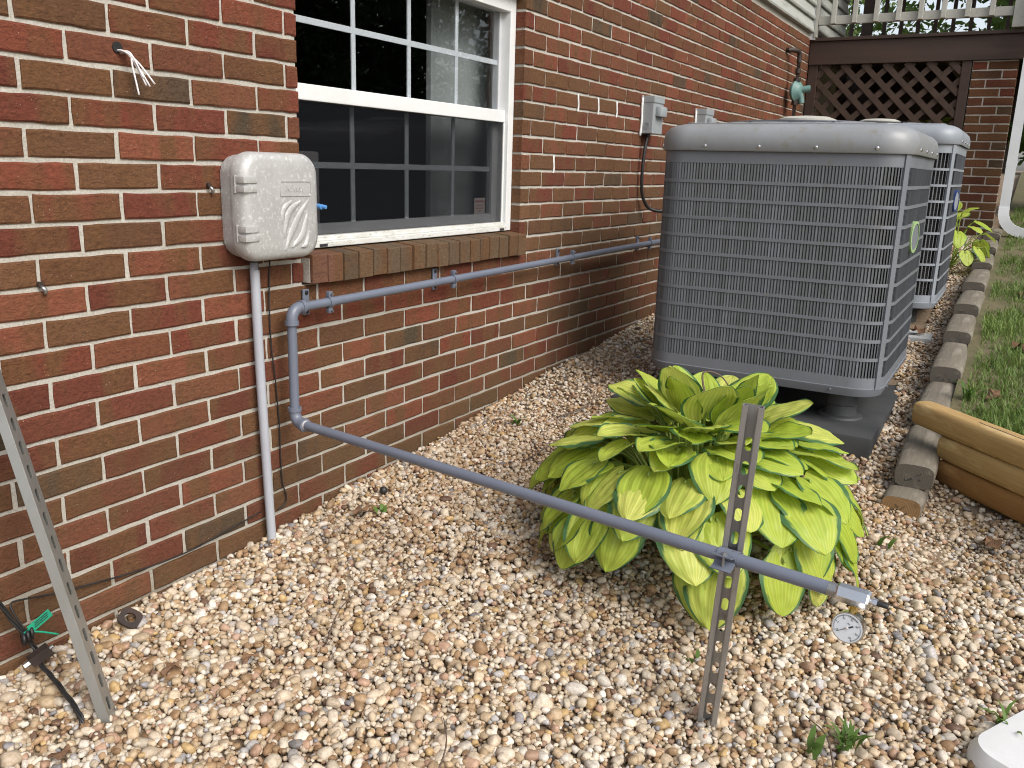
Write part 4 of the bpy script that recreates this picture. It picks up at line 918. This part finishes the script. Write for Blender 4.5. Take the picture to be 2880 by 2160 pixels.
LEAF = [hosta_leaf(.172, .080, .40, .12, .12, 1), hosta_leaf(.165, .082, .30, .18, .12, 2), hosta_leaf(.178, .080, .55, .10, .20, 3), hosta_leaf(.155, .070, .20, .28, .06, 4), hosta_leaf(.172, .077, .65, .14, .16, 5), hosta_leaf(.165, .078, .10, .20, .10, 6), hosta_leaf(.174, .085, .40, .06, .24, 8)]
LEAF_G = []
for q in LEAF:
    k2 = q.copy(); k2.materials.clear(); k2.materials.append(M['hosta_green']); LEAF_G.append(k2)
def place_leaf(root, base, tip, az, pitch, roll, me, scale, name='leaf', stalk=True, mid_h=.5):
    o = link(name, me, root, tip); o.rotation_euler = (Matrix.Rotation(az, 4, 'Z') @ Matrix.Rotation(-pitch, 4, 'Y') @ Matrix.Rotation(roll, 4, 'X')).to_euler(); o.scale = (scale,) * 3
    if stalk:
        base = Vector(base); tip = Vector(tip); mid = (base * .45 + tip * .55) + Vector((0, 0, abs(tip.z - base.z) * .28))
        end = Vector((math.cos(az) * math.cos(pitch), math.sin(az) * math.cos(pitch), math.sin(pitch))) * .02 * scale
        MB().tube(bez([base, mid, tip + Vector((0, 0, -.002)), tip + end], 4), .0035, 6, rf=lambda t: .0050 - .0022 * t).build('leaf_stalk', M['petiole'], root, True, None)
    return o
def hosta(cx, cy, n, rad, hgt, label, seed, meshes, lean=(0, 0), green=.25, grp='variegated hostas'):
    r2 = random.Random(seed); zb = ground(cx, cy); root = empty('hosta_plant', (cx, cy, zb), label, 'plant', grp)
    for i in range(n):
        t = (i + .5) / n; az = i * 2.39996 + r2.uniform(-.25, .25)
        t2 = min(1, max(0, t ** .92 + r2.uniform(-.15, .15)))
        ph = R(84 - 76 * t2); rr = rad * (.06 + .66 * math.cos(ph)); hh = hgt * (.23 + .67 * math.sin(ph)) * r2.uniform(.92, 1.06)
        pitch = R(66 - 128 * t2 ** .62) + R(r2.uniform(-11, 11))
        p = Vector((cx + rr * math.cos(az) + lean[0] * (1 - t), cy + rr * math.sin(az) + lean[1] * (1 - t), zb + hh))
        b = Vector((cx + .05 * math.cos(az) * r2.random(), cy + .05 * math.sin(az), zb))
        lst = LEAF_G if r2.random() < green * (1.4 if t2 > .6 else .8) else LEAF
        place_leaf(root, b, p, az + R(r2.uniform(-22, 22)), pitch, R(r2.uniform(-14, 14)), r2.choice(lst), r2.uniform(.72, 1.02) * min(1.02, rad / .46))
    return root
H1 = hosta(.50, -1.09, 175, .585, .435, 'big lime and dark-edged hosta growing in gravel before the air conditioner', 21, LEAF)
hosta(4.95, -1.36, 26, .36, .42, 'smaller hosta beside the brick pier behind the far air conditioner', 5, LEAF, green=.8)

# ------------------------------------------------------------------ timber edging and logs
def timber_ring(w, h, k=.30):
    """flattened round section (y, z)"""
    out = []
    for j in range(20):
        a = 2 * math.pi * j / 20; c, s = math.cos(a), math.sin(a); out.append((math.copysign(abs(c) ** .55, c) * w / 2, math.copysign(abs(s) ** .55, s) * h / 2))
    return out
def timber(name, p0, p1, w, h, mat, endmat, label, cat, group, seed, end_name='cut_end'):
    p0, p1 = Vector(p0), Vector(p1); d, s, u = frame_from(p1 - p0); L = (p1 - p0).length; r2 = random.Random(seed)
    Mx = Matrix(((d.x, s.x, u.x, p0.x), (d.y, s.y, u.y, p0.y), (d.z, s.z, u.z, p0.z), (0, 0, 0, 1)))
    sec = timber_ring(w, h); n = max(3, int(L / .08)); m = MB(); rs = []
    for i in range(n + 1):
        x = L * i / n; e = .93 if i in (0, n) else 1
        rs.append([(x, y * e * (1 + .035 * mnoise.noise(Vector((x * 3, j * .6, seed)))), z * e * (1 + .035 * mnoise.noise(Vector((x * 3, j * .6, seed + 9))))) for j, (y, z) in enumerate(sec)])
    rs.insert(1, [(.012, y * 1.05, z * 1.05) for x, y, z in rs[0]])
    m.rings(rs, False, True); me = m.mesh(name, mat, smooth=True, angle=50)
    o = bpy.data.objects.new(name, me); col.objects.link(o); o.matrix_world = Mx; ORG[o.name] = p0; tag(o, label, cat, group)
    e = MB(); e.v = [Vector((x - .0005, y, z)) for x, y, z in rs[0]]; e.f = [tuple(range(len(sec)))]
    c = bpy.data.objects.new(end_name, e.mesh(end_name, endmat)); col.objects.link(c); c.parent = o
    # drying cracks on the end
    k = MB()
    for q in range(r2.randint(2, 4)):
        a = r2.uniform(0, 6.28); r0, r1 = r2.uniform(0, .01), r2.uniform(.02, .038); k.bar((-.0012, r0 * math.cos(a), r0 * math.sin(a) * .7), (-.0012, r1 * math.cos(a), r1 * math.sin(a) * .7), .0016, .0012, Vector((1, 0, 0)))
    for q in range(3): k.cyl((-.0015, -.025 + .022 * q, -.012 + r2.uniform(-.006, .006)), (.004, -.025 + .022 * q, -.012), .0032, n=8)
    if cat == 'log' or seed == 301:
        for q in range(2):
            a0 = r2.uniform(.5, 1.3); k.tube([(x, math.cos(a0 + .05 * math.sin(x * 7)) * w * .508, math.sin(a0 + .05 * math.sin(x * 7)) * h * .508) for x in np.linspace(r2.uniform(.05, .3), r2.uniform(.4, .7) * L, 14)], .0018, 5)
    kk = bpy.data.objects.new('end_crack', k.mesh('end_crack', M['ink'])); col.objects.link(kk); kk.parent = o; kk['kind'] = 'stuff'
    return o
TX = [1.09, 1.20, 1.72, 2.20, 2.80, 3.36, 3.95, 4.72, 5.36, 6.02]; TZ = [.066, .150, .222, .300, .366, .432, .492, .548, .612, .676]
TL = ['lowest edging timber with fresh tan cut end half buried in gravel', 'nearest grey weathered edging timber with a cracked end, in front of the yellow logs', 'weathered edging timber just behind the top yellow log',
      'second weathered edging timber behind the yellow logs', 'third weathered edging timber behind the yellow logs', 'weathered edging timber beside the pale concrete pad', 'weathered edging timber level with the far air conditioner base',
      'weathered edging timber beside the smaller hosta', 'second edging timber from the brick pier', 'farthest edging timber at the foot of the brick pier']
for i, (x, z) in enumerate(zip(TX, TZ)):
    x1 = (TX[i + 1] - .006) if i + 1 < len(TX) else 6.62
    if i == 0: x1 = 1.75
    if i == 1: x1 = 1.70
    timber('edging_timber', (x, -1.606 + (.008 if i == 0 else 0) + rnd.uniform(-.006, .006), z), (x1, -1.606 + rnd.uniform(-.006, .006), z + (.0 if i == 0 else .012)), .128, .088, M['timber'], M['timber_cut'] if i == 0 else M['timber_end'], TL[i], 'timber', 'edging timbers beside the lawn', 300 + i)
LD = Vector((-.68, -.735, -.02)).normalized()
for i, (p, r2, mt, lab) in enumerate((((1.50, -1.585, .302), .088, 'log', 'topmost yellow round log lying across the grey timber edging'), ((1.405, -1.685, .216), .086, 'log', 'middle yellow log of the pile of three beside the lawn'), ((1.400, -1.690, .132), .086, 'log_dark', 'lowest brown log of the pile of three, resting on gravel'))):
    p = Vector(p); timber('round_log', p, p + LD * 1.9, r2, r2, M[mt], M['timber_cut'], lab, 'log', 'new logs piled at the lawn corner', 400 + i)

# ------------------------------------------------------------------ deck
dk = empty('deck', (6.3, -.6, .7), 'brown wooden deck with diagonal lattice below and weathered white railing', 'deck')
DX = 6.25; gz = ground(DX, -.7)
def dbox(name, a, b, mat, bev=.004, **k): return MB().bbox(a, b, bev).build(name, mat, dk, **k)
dbox('beam', (DX - .02, -2.35, 2.035), (DX + .025, -.004, 2.222), M['deck_brown'])
dbox('deck_edge_board', (DX - .04, -2.36, 2.2225), (DX + .12, -.004, 2.250), M['deck_brown'])
for i in range(16): dbox('deck_board', (DX + .122 + .145 * i, -2.36, 2.222), (DX + .122 + .145 * i + .138, -.036, 2.247), M['deck_brown'], .003)
for i in range(5): dbox('joist', (DX + .03, -.20 - .45 * i, 2.04), (DX + 2.4, -.16 - .45 * i, 2.221), M['deck_brown'])
dbox('lattice_post', (DX - .005, -.085, gz - .05), (DX + .04, -.006, 2.0345), M['deck_brown'])
dbox('lattice_post', (DX - .006, -1.265, gz - .05), (DX + .04, -1.195, 2.0345), M['deck_brown'])
def clip_diag(y0, y1, z0, z1, c, s):
    """line z = s*y + c clipped to the rectangle"""
    pts = []
    for y in (y0, y1):
        z = s * y + c
        if z0 <= z <= z1: pts.append((y, z))
    for z in (z0, z1):
        y = (z - c) / s
        if y0 < y < y1: pts.append((y, z))
    return sorted(pts)[:2] if len(pts) >= 2 else None
for s, xx, off in ((1, DX + .006, 0), (-1, DX + .016, .04)):
    c = -1.5
    while c < 5:
        q = clip_diag(-1.20, -.08, gz - .02, 2.035, c + off, s * 1.0)
        if q and math.hypot(q[0][0] - q[1][0], q[0][1] - q[1][1]) > .06:
            MB().bar((xx, q[0][0], q[0][1]), (xx, q[1][0], q[1][1]), .0095, .046, Vector((0, 1, 1)) if s < 0 else Vector((0, -1, 1))).build('lattice_strip', M['lattice'], dk)
        c += .166
# near railing
dbox('bottom_rail', (DX - .045, -1.50, 2.350), (DX - .008, -.058, 2.418), M['rail_paint'])
dbox('top_rail', (DX - .05, -1.50, 3.08), (DX - .003, -.058, 3.14), M['rail_paint'])
for y in (-.18, -.348, -.514, -.683, -.848, -1.014, -1.185, -1.353): dbox('baluster', (DX - .0445 - .034, y - .019, 2.352), (DX - .0458, y + .019, 3.12), M['rail_paint'])
dbox('rail_post', (DX - .055, -.056, 2.252), (DX - .001, -.030, 3.2), M['rail_paint'])
dbox('rail_post', (DX - .068, -1.60, 2.262), (DX + .02, -1.502, 3.3), M['rail_paint'])
# far railing and stair roof
for i, y in enumerate(np.arange(-2.2, .3, .165)): dbox('far_baluster', (8.60, y - .018, 2.25), (8.64, y + .018, 3.15), M['deck_brown'])
dbox('far_rail', (8.59, -2.35, 3.151), (8.65, .35, 3.20), M['deck_brown']); dbox('far_post', (8.56, -.10, 2.25), (8.66, .0, 4.3), M['deck_brown'])
dbox('porch_roof', (6.75, -2.9, 3.42), (9.6, .02, 3.50), M['deck_brown'])
for i in range(6): dbox('roof_joist', (6.76, -.15 - .5 * i, 3.28), (9.58, -.11 - .5 * i, 3.4195), M['deck_brown'])
for i in range(10): dbox('dark_backing_board', (8.62 + .004 * (i % 2), -2.5 + .261 * i, 1.48 + .05 * math.sin(i * 2.1)), (8.645 + .004 * (i % 2), -2.5 + .261 * i + .264, 2.2215), M['deck_brown'])  # boards added to block the background, so the space behind the lattice is dark
MB().box((6.4, .115, .5), (8.7, .16, 2.2)).build('dark_backing_wall', M['deck_brown'], dk)  # dark wall added at the left for the same under-deck darkness
for i in range(7): dbox('stair_tread', (8.85, -1.62 + .02 * i, 3.02 + .06 * i), (9.05, -.20 + .05 * i, 3.06 + .06 * i), M['deck_brown'])
pier = empty('brick_pier', (6.4, -1.43, .72), 'dark red brick pier holding up the deck beside the downspout', 'pier')
pxa, pxb, pya, pyb = 6.252, 6.56, -1.590, -1.270
MB().box((pxa + .005, pya + .005, .55), (pxb, pyb - .0025, 2.033)).build('pier_core', M['mortar'], pier)
kk = 0
pv = [brick_mesh(1, BH, .1, 900 + i, .0011) for i in range(1)]
z = 2.0335 - 20 * U
while z + BH < 2.034:
    zc = z + BH / 2; rows = [(pya, pya + .205), (pya + .205 + JN, pyb - .004)] if kk % 2 else [(pya, pya + .098), (pya + .098 + JN, pyb - .004)]
    for a, b in rows:
        L = b - a; bm_ = brick_mesh(L, BH, .10, 1500 + int(a * 1000) + kk); me = None
        org = Vector((pxa, (a + b) / 2, zc)); m2 = MB(); m2.v = [Vector((p.y, -p.x, p.z)) for p in bm_.v]; m2.f = bm_.f
        o = link('brick', m2.mesh('brick', M['brick']), pier, org); t = rnd.choice(DRK + RED + BRN + RED); q = rnd.uniform(.55, .8); o.color = (t[0] * q, t[1] * q, t[2] * q, 1)
    kk += 1; z += U
# downspout with ribbed elbow
def sweep_rect(pts, w, d, up, ribs=True):
    pts = [Vector(p) for p in pts]; m = MB(); rs = []
    for i, p in enumerate(pts):
        t = (pts[min(i + 1, len(pts) - 1)] - pts[max(i - 1, 0)]).normalized(); s = t.cross(up).normalized(); f = s.cross(t).normalized(); sec = []
        prof = [(-.5, -.5), (-.3, -.5), (-.25, -.44), (-.1, -.44), (-.05, -.5), (.05, -.5), (.1, -.44), (.25, -.44), (.3, -.5), (.5, -.5), (.5, .5), (-.5, .5)]
        k = 1 + (.05 if ribs and i % 2 else 0)
        for a, b in prof: sec.append(p + s * a * w * k + f * b * d * k)
        rs.append(sec)
    return m.rings(rs)
ds = empty('downspout', (6.1, -1.68, .75), 'white ribbed rain downspout with curved foot beside the brick pier', 'downspout')
sweep_rect([(6.13, -1.655, 3.2), (6.13, -1.655, 2.2), (6.12, -1.655, 1.6), (6.11, -1.655, .92)], .070, .052, Vector((-1, 0, 0)), False).build('upright_pipe', M['gutter'], ds, True, 35)
sweep_rect(bez([(6.11, -1.655, .918), (6.10, -1.658, .86), (6.09, -1.68, .80), (6.08, -1.73, .752), (6.07, -1.80, .725)], 5), .073, .056, Vector((-1, 0, 0))).build('elbow', M['gutter'], ds, True, 35)
sweep_rect([(6.07, -1.80, .724), (6.05, -1.95, .700), (6.02, -2.25, .668)], .072, .054, Vector((-1, 0, 0)), False).build('foot_pipe', M['gutter'], ds, True, 35)
m = MB(); sweep_ = sweep_rect([(6.125, -1.655, 1.27), (6.125, -1.655, 1.23)], .077, .058, Vector((-1, 0, 0)), False); sweep_.build('pipe_strap', M['gutter'], ds)
# gas regulator on the wall
gr_ = empty('gas_regulator', (5.56, -.05, 1.5), 'green gas regulator on dark iron pipe near wall corner', 'regulator')
MB().tube(bez([(5.44, .0, 2.062), (5.50, -.055, 2.066), (5.555, -.078, 2.05), (5.56, -.08, 1.98)], 5), .019, 12).tube([(5.56, -.08, 1.99), (5.56, -.08, 1.86)], .014, 12).cyl((5.56, -.08, 1.90), (5.56, -.08, 1.935), .022, n=10).build('upper_pipe', M['iron'], gr_, True, 40)
m = MB(); m.lathe((5.565, -.075, 1.765), (-.35, -1, 0), [(-.03, .03), (-.012, .072), (.0, .075), (.006, .082), (.016, .082), (.022, .07), (.05, .045), (.055, .03)], 28); m.build('regulator_body', M['reg_green'], gr_, True, 30)
m = MB(); m.cyl((5.57, -.12, 1.775), (5.585, -.185, 1.785), .027, n=16); m.build('spring_housing', M['reg_green'], gr_, True, 40)
m = MB(); m.cyl((5.565, -.11, 1.76), (5.57, -.13, 1.672), .024, n=14); m.build('vent_spout', M['reg_green'], gr_, True, 40)
m = MB(); m.cyl((5.56, -.08, 1.84), (5.56, -.08, 1.865), .03, n=8); m.cyl((5.56, -.08, 1.66), (5.56, -.08, 1.70), .028, n=8); m.build('union_nut', M['iron'], gr_)
MB().tube([(5.56, -.08, 1.70), (5.56, -.08, 1.3), (5.56, -.08, .9), (5.56, -.08, ground(5.56, -.08) - .05)], .014, 12).build('lower_pipe', M['iron'], gr_, True, 40)

# ------------------------------------------------------------------ white plastic tub at the lower right
tb = empty('plastic_tub', (-.02, -2.02, -.04), 'corner of a whitish plastic tub at the lower right of the gravel', 'tub')
th_ = R(-28)
def tub_ring(z, hx, hy, r): return [Matrix.Rotation(th_, 3, 'Z') @ Vector((q[0], q[1], 0)) + Vector((.045, -2.065, z - .112)) for q in rrect(0, 0, hx, hy, r, 7)]
MB().rings([tub_ring(-.06, .165, .165, .07), tub_ring(.05, .170, .17, .07), tub_ring(.085, .168, .168, .07), tub_ring(.106, .155, .155, .062), tub_ring(.108, .12, .12, .05)]).build('tub_body', M['tub'], tb, True, 50)
m = MB(); m.lathe((.06, -2.145, -.008), (0, 0, 1), [(0, .085), (.012, .085), (.02, .075), (.022, .03)], 30); m.build('tub_lid', M['tub_cream'], tb, True, 40)

# ------------------------------------------------------------------ litter on the gravel
def dry_leaf(x, y, s, seed, label, on=top):
    r2 = random.Random(seed); n = 11; V = [Vector((0, 0, .35 * s))]
    for j in range(n): 
        a = 2 * math.pi * j / n; r = s * r2.uniform(.45, 1.05); V.append(Vector((r * math.cos(a), r * .7 * math.sin(a), s * r2.uniform(.0, .65))))
    m = MB(); m.v = [p + Vector((x, y, on(x, y) + .008)) for p in V]; m.f = [(0, j + 1, (j + 1) % n + 1) for j in range(n)]
    m.build('dry_leaf', M['dry_leaf'], None, False, None, label, 'leaf', 'dry leaves lying about', base=(x, y, on(x, y)))
dry_leaf(-.72, -.30, .030, 1, 'crumpled dark brown leaf on the gravel below the metal washer plate'); dry_leaf(.10, -.16, .040, 2, 'dry tan leaf on the gravel near foot of grey conduit')
dry_leaf(1.0, -1.86, .05, 3, 'rusty brown leaf on the gravel in front of the lowest log'); dry_leaf(-.60, -.42, .028, 4, 'curled brown leaf on the gravel left of centre')
dry_leaf(-1.02, -.35, .032, 8, 'dark curled leaf at the lower left edge of the gravel')
for i, (x, y, s, lab) in enumerate(((2.75, -1.88, .07, 'pale brown leaf litter on lawn just behind the top log'), (3.9, -1.86, .06, 'tan leaf on the lawn beside the edging timbers'), (4.6, -2.12, .09, 'dark clump of dead leaves on the lawn'), (1.98, -1.80, .06, 'pale crumpled leaf on the lawn nearest the logs'), (3.2, -1.40, .07, 'flat brown leaf at front edge of the pale concrete pad'))):
    dry_leaf(x, y, s, 10 + i, lab, lawn if y < -1.66 else top)
def twig(pts, r, label):
    P = [(x, y, top(x, y) + .012 + dz) for x, y, dz in pts]; MB().tube(bez(P, 5), r, 6, rf=lambda t: r * (1.1 - .6 * t)).build('twig', M['twig'], None, True, None, label, 'twig', 'twigs on the gravel', base=P[0])
twig([(-.46, -.52, 0), (-.36, -.47, .012), (-.27, -.44, .004)], .0024, 'thin twig on gravel right of the leaning channel'); twig([(-.02, -.62, 0), (.10, -.58, .01), (.17, -.52, 0)], .002, 'thin dark twig on the gravel below the pipe arm')
twig([(-.30, -1.66, 0), (-.20, -1.63, .01), (-.12, -1.60, .006), (-.08, -1.55, 0)], .0026, 'crooked dark twig on gravel below the pressure gauge'); twig([(.70, -.40, 0), (.92, -.44, .008), (1.02, -.48, 0)], .003, 'long brown twig on the gravel behind the hosta')
twig([(1.1, -.32, 0), (1.25, -.38, .012), (1.36, -.36, .03)], .004, 'forked twig on gravel near the large air conditioner corner'); twig([(.42, -1.62, .01), (.38, -1.70, .03), (.45, -1.76, .02), (.40, -1.82, 0)], .002, 'curly thin stem on the gravel right of the hosta')
twig([(-.72, -1.0, 0), (-.60, -.96, .01), (-.52, -.9, 0)], .0022, 'short dark twig on the gravel at bottom centre'); twig([(.46, -1.10, .46), (.50, -1.08, .50), (.53, -1.12, .49), (.50, -1.17, .46)], .003, 'dead brown stem curling out of the hosta centre')
m = MB(); m.lathe((.24, -.135, top(.24, -.135) + .012), (0, 0, 1), [(-.013, .002), (-.011, .007), (-.006, .0115), (0, .013), (.006, .0115), (.011, .007), (.013, .002)], 16); m.build('black_ball', M['black_plastic'], None, True, None, 'small shiny black ball on the gravel near the brick wall', 'ball', base=(.24, -.135, .07))
# metal washer plate
wpl = Vector((-.66, -.075, top(-.66, -.075) + .018)); m = MB(); n = 20; Rw = Matrix.Rotation(R(35), 3, 'X') @ Matrix.Rotation(R(30), 3, 'Z')
outr = [Vector((.026 * math.copysign(abs(math.cos(6.2832 * j / n)) ** .6, math.cos(6.2832 * j / n)), .026 * math.copysign(abs(math.sin(6.2832 * j / n)) ** .6, math.sin(6.2832 * j / n)), 0)) for j in range(n)]
inr = [Vector((.0135 * math.cos(6.2832 * j / n), .0135 * math.sin(6.2832 * j / n), 0)) for j in range(n)]
m.rings([[Rw @ (p + Vector((0, 0, dz))) + wpl for p in q] for q, dz in ((inr, -.003), (outr, -.003), (outr, .003), (inr, .003))], closed=True); m.build('washer_plate', M['iron'], None, True, 30, 'dark square plate with round hole lying on gravel against the brick', 'washer', base=wpl)
# weeds
def weed(x, y, n, h, label, seed, wide=.006, on=top):
    r2 = random.Random(seed); root = empty('weed', (x, y, on(x, y)), label, 'weed', 'small weeds in the gravel')
    m = MB()
    for i in range(n):
        a = r2.uniform(0, 6.28); hh = h * r2.uniform(.5, 1); b = Vector((x + r2.uniform(-.02, .02), y + r2.uniform(-.02, .02), on(x, y))); d = Vector((math.cos(a), math.sin(a), 0)); s = Vector((-d.y, d.x, 0)) * wide * r2.uniform(.6, 1.1)
        p1, p2, p3 = b + Vector((0, 0, hh * .4)) + d * hh * .15, b + Vector((0, 0, hh * .75)) + d * hh * .45, b + Vector((0, 0, hh * .85)) + d * hh * .95
        m.add([b - s * .2, b + s * .2, p1 + s, p1 - s, p2 + s * .8, p2 - s * .8, p3], [(0, 1, 2, 3), (3, 2, 4, 5), (5, 4, 6)])
    m.build('weed_leaf', M['weed'], root, True, None, kind='stuff')
weed(-.115, -1.64, 20, .055, 'tufted green weed in the gravel at bottom right below the gauge', 1); weed(-.17, -1.575, 4, .05, 'single small three-leaved weed in gravel right of the strut post', 2, .010)
weed(.14, -.20, 5, .032, 'tiny green weed near the foot of grey conduit', 3, .008); weed(.10, -1.93, 7, .07, 'sparse green weed behind the white plastic tub', 4)
weed(.80, -1.585, 3, .07, 'green sprout beside the lowest edging timber end', 5, .009); weed(.98, -.20, 5, .05, 'small green weed against the wall behind hosta', 6, .010)
weed(1.93, -1.72, 16, .10, 'grassy tuft beside the edging timber behind the top log', 7, .005, lawn); weed(-.02, -1.28, 3, .03, 'tiny pale sprout in the gravel left of the strut post', 9, .006)

# ------------------------------------------------------------------ trees and shrubs
def leaf_cloud(clumps, n, size, rg):
    """numpy: many small leaf quads in ellipsoid clumps"""
    c = np.array([q[:3] for q in clumps]); r = np.array([q[3:6] for q in clumps]); wgt = r.prod(1) ** .7; idx = rg.choice(len(c), n, p=wgt / wgt.sum())
    d = rg.normal(size=(n, 3)); d /= np.linalg.norm(d, axis=1)[:, None]; rad = rg.uniform(.35, 1, n) ** .5
    p = c[idx] + d * rad[:, None] * r[idx]
    a = rg.normal(size=(n, 3)); a /= np.linalg.norm(a, axis=1)[:, None]; b = np.cross(a, rg.normal(size=(n, 3))); b /= np.linalg.norm(b, axis=1)[:, None]
    s = size * rg.uniform(.6, 1.3, n)[:, None]; V = np.stack([p - a * s, p + b * s * .45, p + a * s, p - b * s * .45], 1).reshape(-1, 3); F = np.arange(4 * n).reshape(-1, 4); return V, F
def raw_mesh(name, V, F, mat):
    me = bpy.data.meshes.new(name); me.vertices.add(len(V)); me.vertices.foreach_set('co', V.astype(np.float32).ravel()); me.loops.add(F.size); me.loops.foreach_set('vertex_index', F.astype(np.int32).ravel())
    me.polygons.add(len(F)); me.polygons.foreach_set('loop_start', np.arange(0, F.size, F.shape[1], dtype=np.int32)); me.update(calc_edges=True); me.materials.append(mat); return me
def tree(x, y, h, crown_r, n, size, mat, label, seed, z0=None, trunk_h=.35, grp='trees around the yard'):
    r2 = random.Random(seed); rg = np.random.default_rng(seed); z = ground(x, y) if z0 is None else z0
    root = empty('tree', (x, y, z), label, 'tree', grp); m = MB(); tr = .022 * h
    tp = bez([(x, y, z - .2), (x + .1, y, z + h * .25), (x - .1, y + .1, z + h * .55), (x, y, z + h * .85)], 5); m.tube(tp, tr, 10, rf=lambda t: tr * (1.25 - 1.1 * t)); clumps = []
    for i in range(13):
        t = trunk_h + (1 - trunk_h) * (i + .5) / 13; p = tp[min(len(tp) - 1, int(t * (len(tp) - 1)))]; a = i * 2.4 + r2.uniform(-.4, .4); rr = crown_r * math.sin(math.pi * min(1, (t - trunk_h) / (1 - trunk_h) * .85 + .15)) * r2.uniform(.6, 1)
        e = p + Vector((math.cos(a) * rr, math.sin(a) * rr, rr * .35 + .1)); m.tube(bez([p, (p + e) / 2 + Vector((0, 0, .08 * rr)), e], 4), .02, 6, rf=lambda q: tr * .45 * (1 - .8 * q)); q = crown_r * r2.uniform(.30, .46)
        clumps.append((e.x, e.y, e.z, q, q, q * .72)); mid = (p + e) / 2; clumps.append((mid.x, mid.y, mid.z + .1, q * .8, q * .8, q * .6))
    clumps.append((x, y, z + h * .9, crown_r * .35, crown_r * .35, crown_r * .4))
    m.build('trunk', M['bark'], root, True, None); V, F = leaf_cloud(clumps, n, size, rg); V -= np.array(ORG[root.name]); link('crown', raw_mesh('crown', V, F, mat), root)
def shrub(x, y, z, rx, rz, n, size, mat, label, seed, grp='shrubs around the deck'):
    rg = np.random.default_rng(seed); r2 = random.Random(seed); root = empty('shrub', (x, y, z), label, 'shrub', grp); m = MB(); cl = []
    for i in range(7):
        a = r2.uniform(0, 6.28); q = r2.uniform(.2, .8) * rx; e = Vector((x + q * math.cos(a), y + q * math.sin(a), z + rz * r2.uniform(.5, 1.4))); m.tube([(x, y, z - .05), (x + (e.x - x) * .5, y + (e.y - y) * .5, z + (e.z - z) * .6), e], .008, 5); cl.append((e.x, e.y, e.z, rx * .45, rx * .45, rz * .45))
    m.build('stems', M['bark'], root, True, None, kind='stuff'); V, F = leaf_cloud(cl, n, size, rg); V -= np.array(ORG[root.name]); link('foliage', raw_mesh('foliage', V, F, mat), root)
tree(21, -1.2, 8.5, 3.6, 15000, .12, M['tree_leaf'], 'leafy green tree seen through the deck railing, middle', 31, 1.2, .12); tree(19, -4.2, 8.0, 3.2, 13000, .12, M['tree_leaf'], 'leafy green tree beyond the deck at the right', 32, 1.2, .12)
tree(26, 4.0, 6.2, 2.6, 3000, .11, M['tree_leaf'], 'thin-leaved tree against sky seen left through the deck railing', 33, 1.2, .25); tree(24, -8.0, 10, 4.0, 4200, .24, M['tree_leaf_dark'], 'dark green tree at far right behind the downspout', 34, 1.2, .1)
for i, (x, y, h, r_, lab) in enumerate(((4.0, -15.5, 9.5, 4.0, 'dark tree across the lawn, left one mirrored in the upper window panes'), (11.0, -14.5, 10.0, 4.2, 'dark tree across the lawn, second mirrored in the window'), (18.5, -15.5, 11, 4.6, 'dark tree across the lawn, right one mirrored in the window'))):
    tree(x, y, h, r_, 16000, .12, M['tree_leaf_dark'], lab, 51 + i, .3, .06, 'trees across the lawn mirrored in the window')
for i, (x, y, h, r_, lab) in enumerate(((8.0, -22, 12, 5.5, 'tall dark tree added far across the lawn to fill the window reflection, left of three'), (17, -23, 13, 6.0, 'tall dark tree added far across the lawn to fill the window reflection, middle of three'), (26, -21, 13, 6.0, 'tall dark tree added far across the lawn to fill the window reflection, right of three'))):
    tree(x, y, h, r_, 12000, .26, M['tree_leaf_dark'], lab, 71 + i, .4, .03, 'trees across the lawn mirrored in the window')  # second row, added to darken sky gaps in the window reflection
shrub(8.0, -.35, 1.0, .45, .38, 900, .055, M['shrub_leaf'], 'yellow-green shrub behind the lattice, left', 61); shrub(7.9, -1.0, .95, .5, .42, 1200, .055, M['shrub_leaf'], 'yellow-green shrub behind the lattice near the pier', 62)
shrub(8.3, -2.15, .95, .55, .5, 1000, .06, M['tree_leaf'], 'green shrub right of the downspout', 63); shrub(11, -1.0, 1.1, .9, .8, 1200, .08, M['tree_leaf'], 'green shrub far behind the deck', 64)
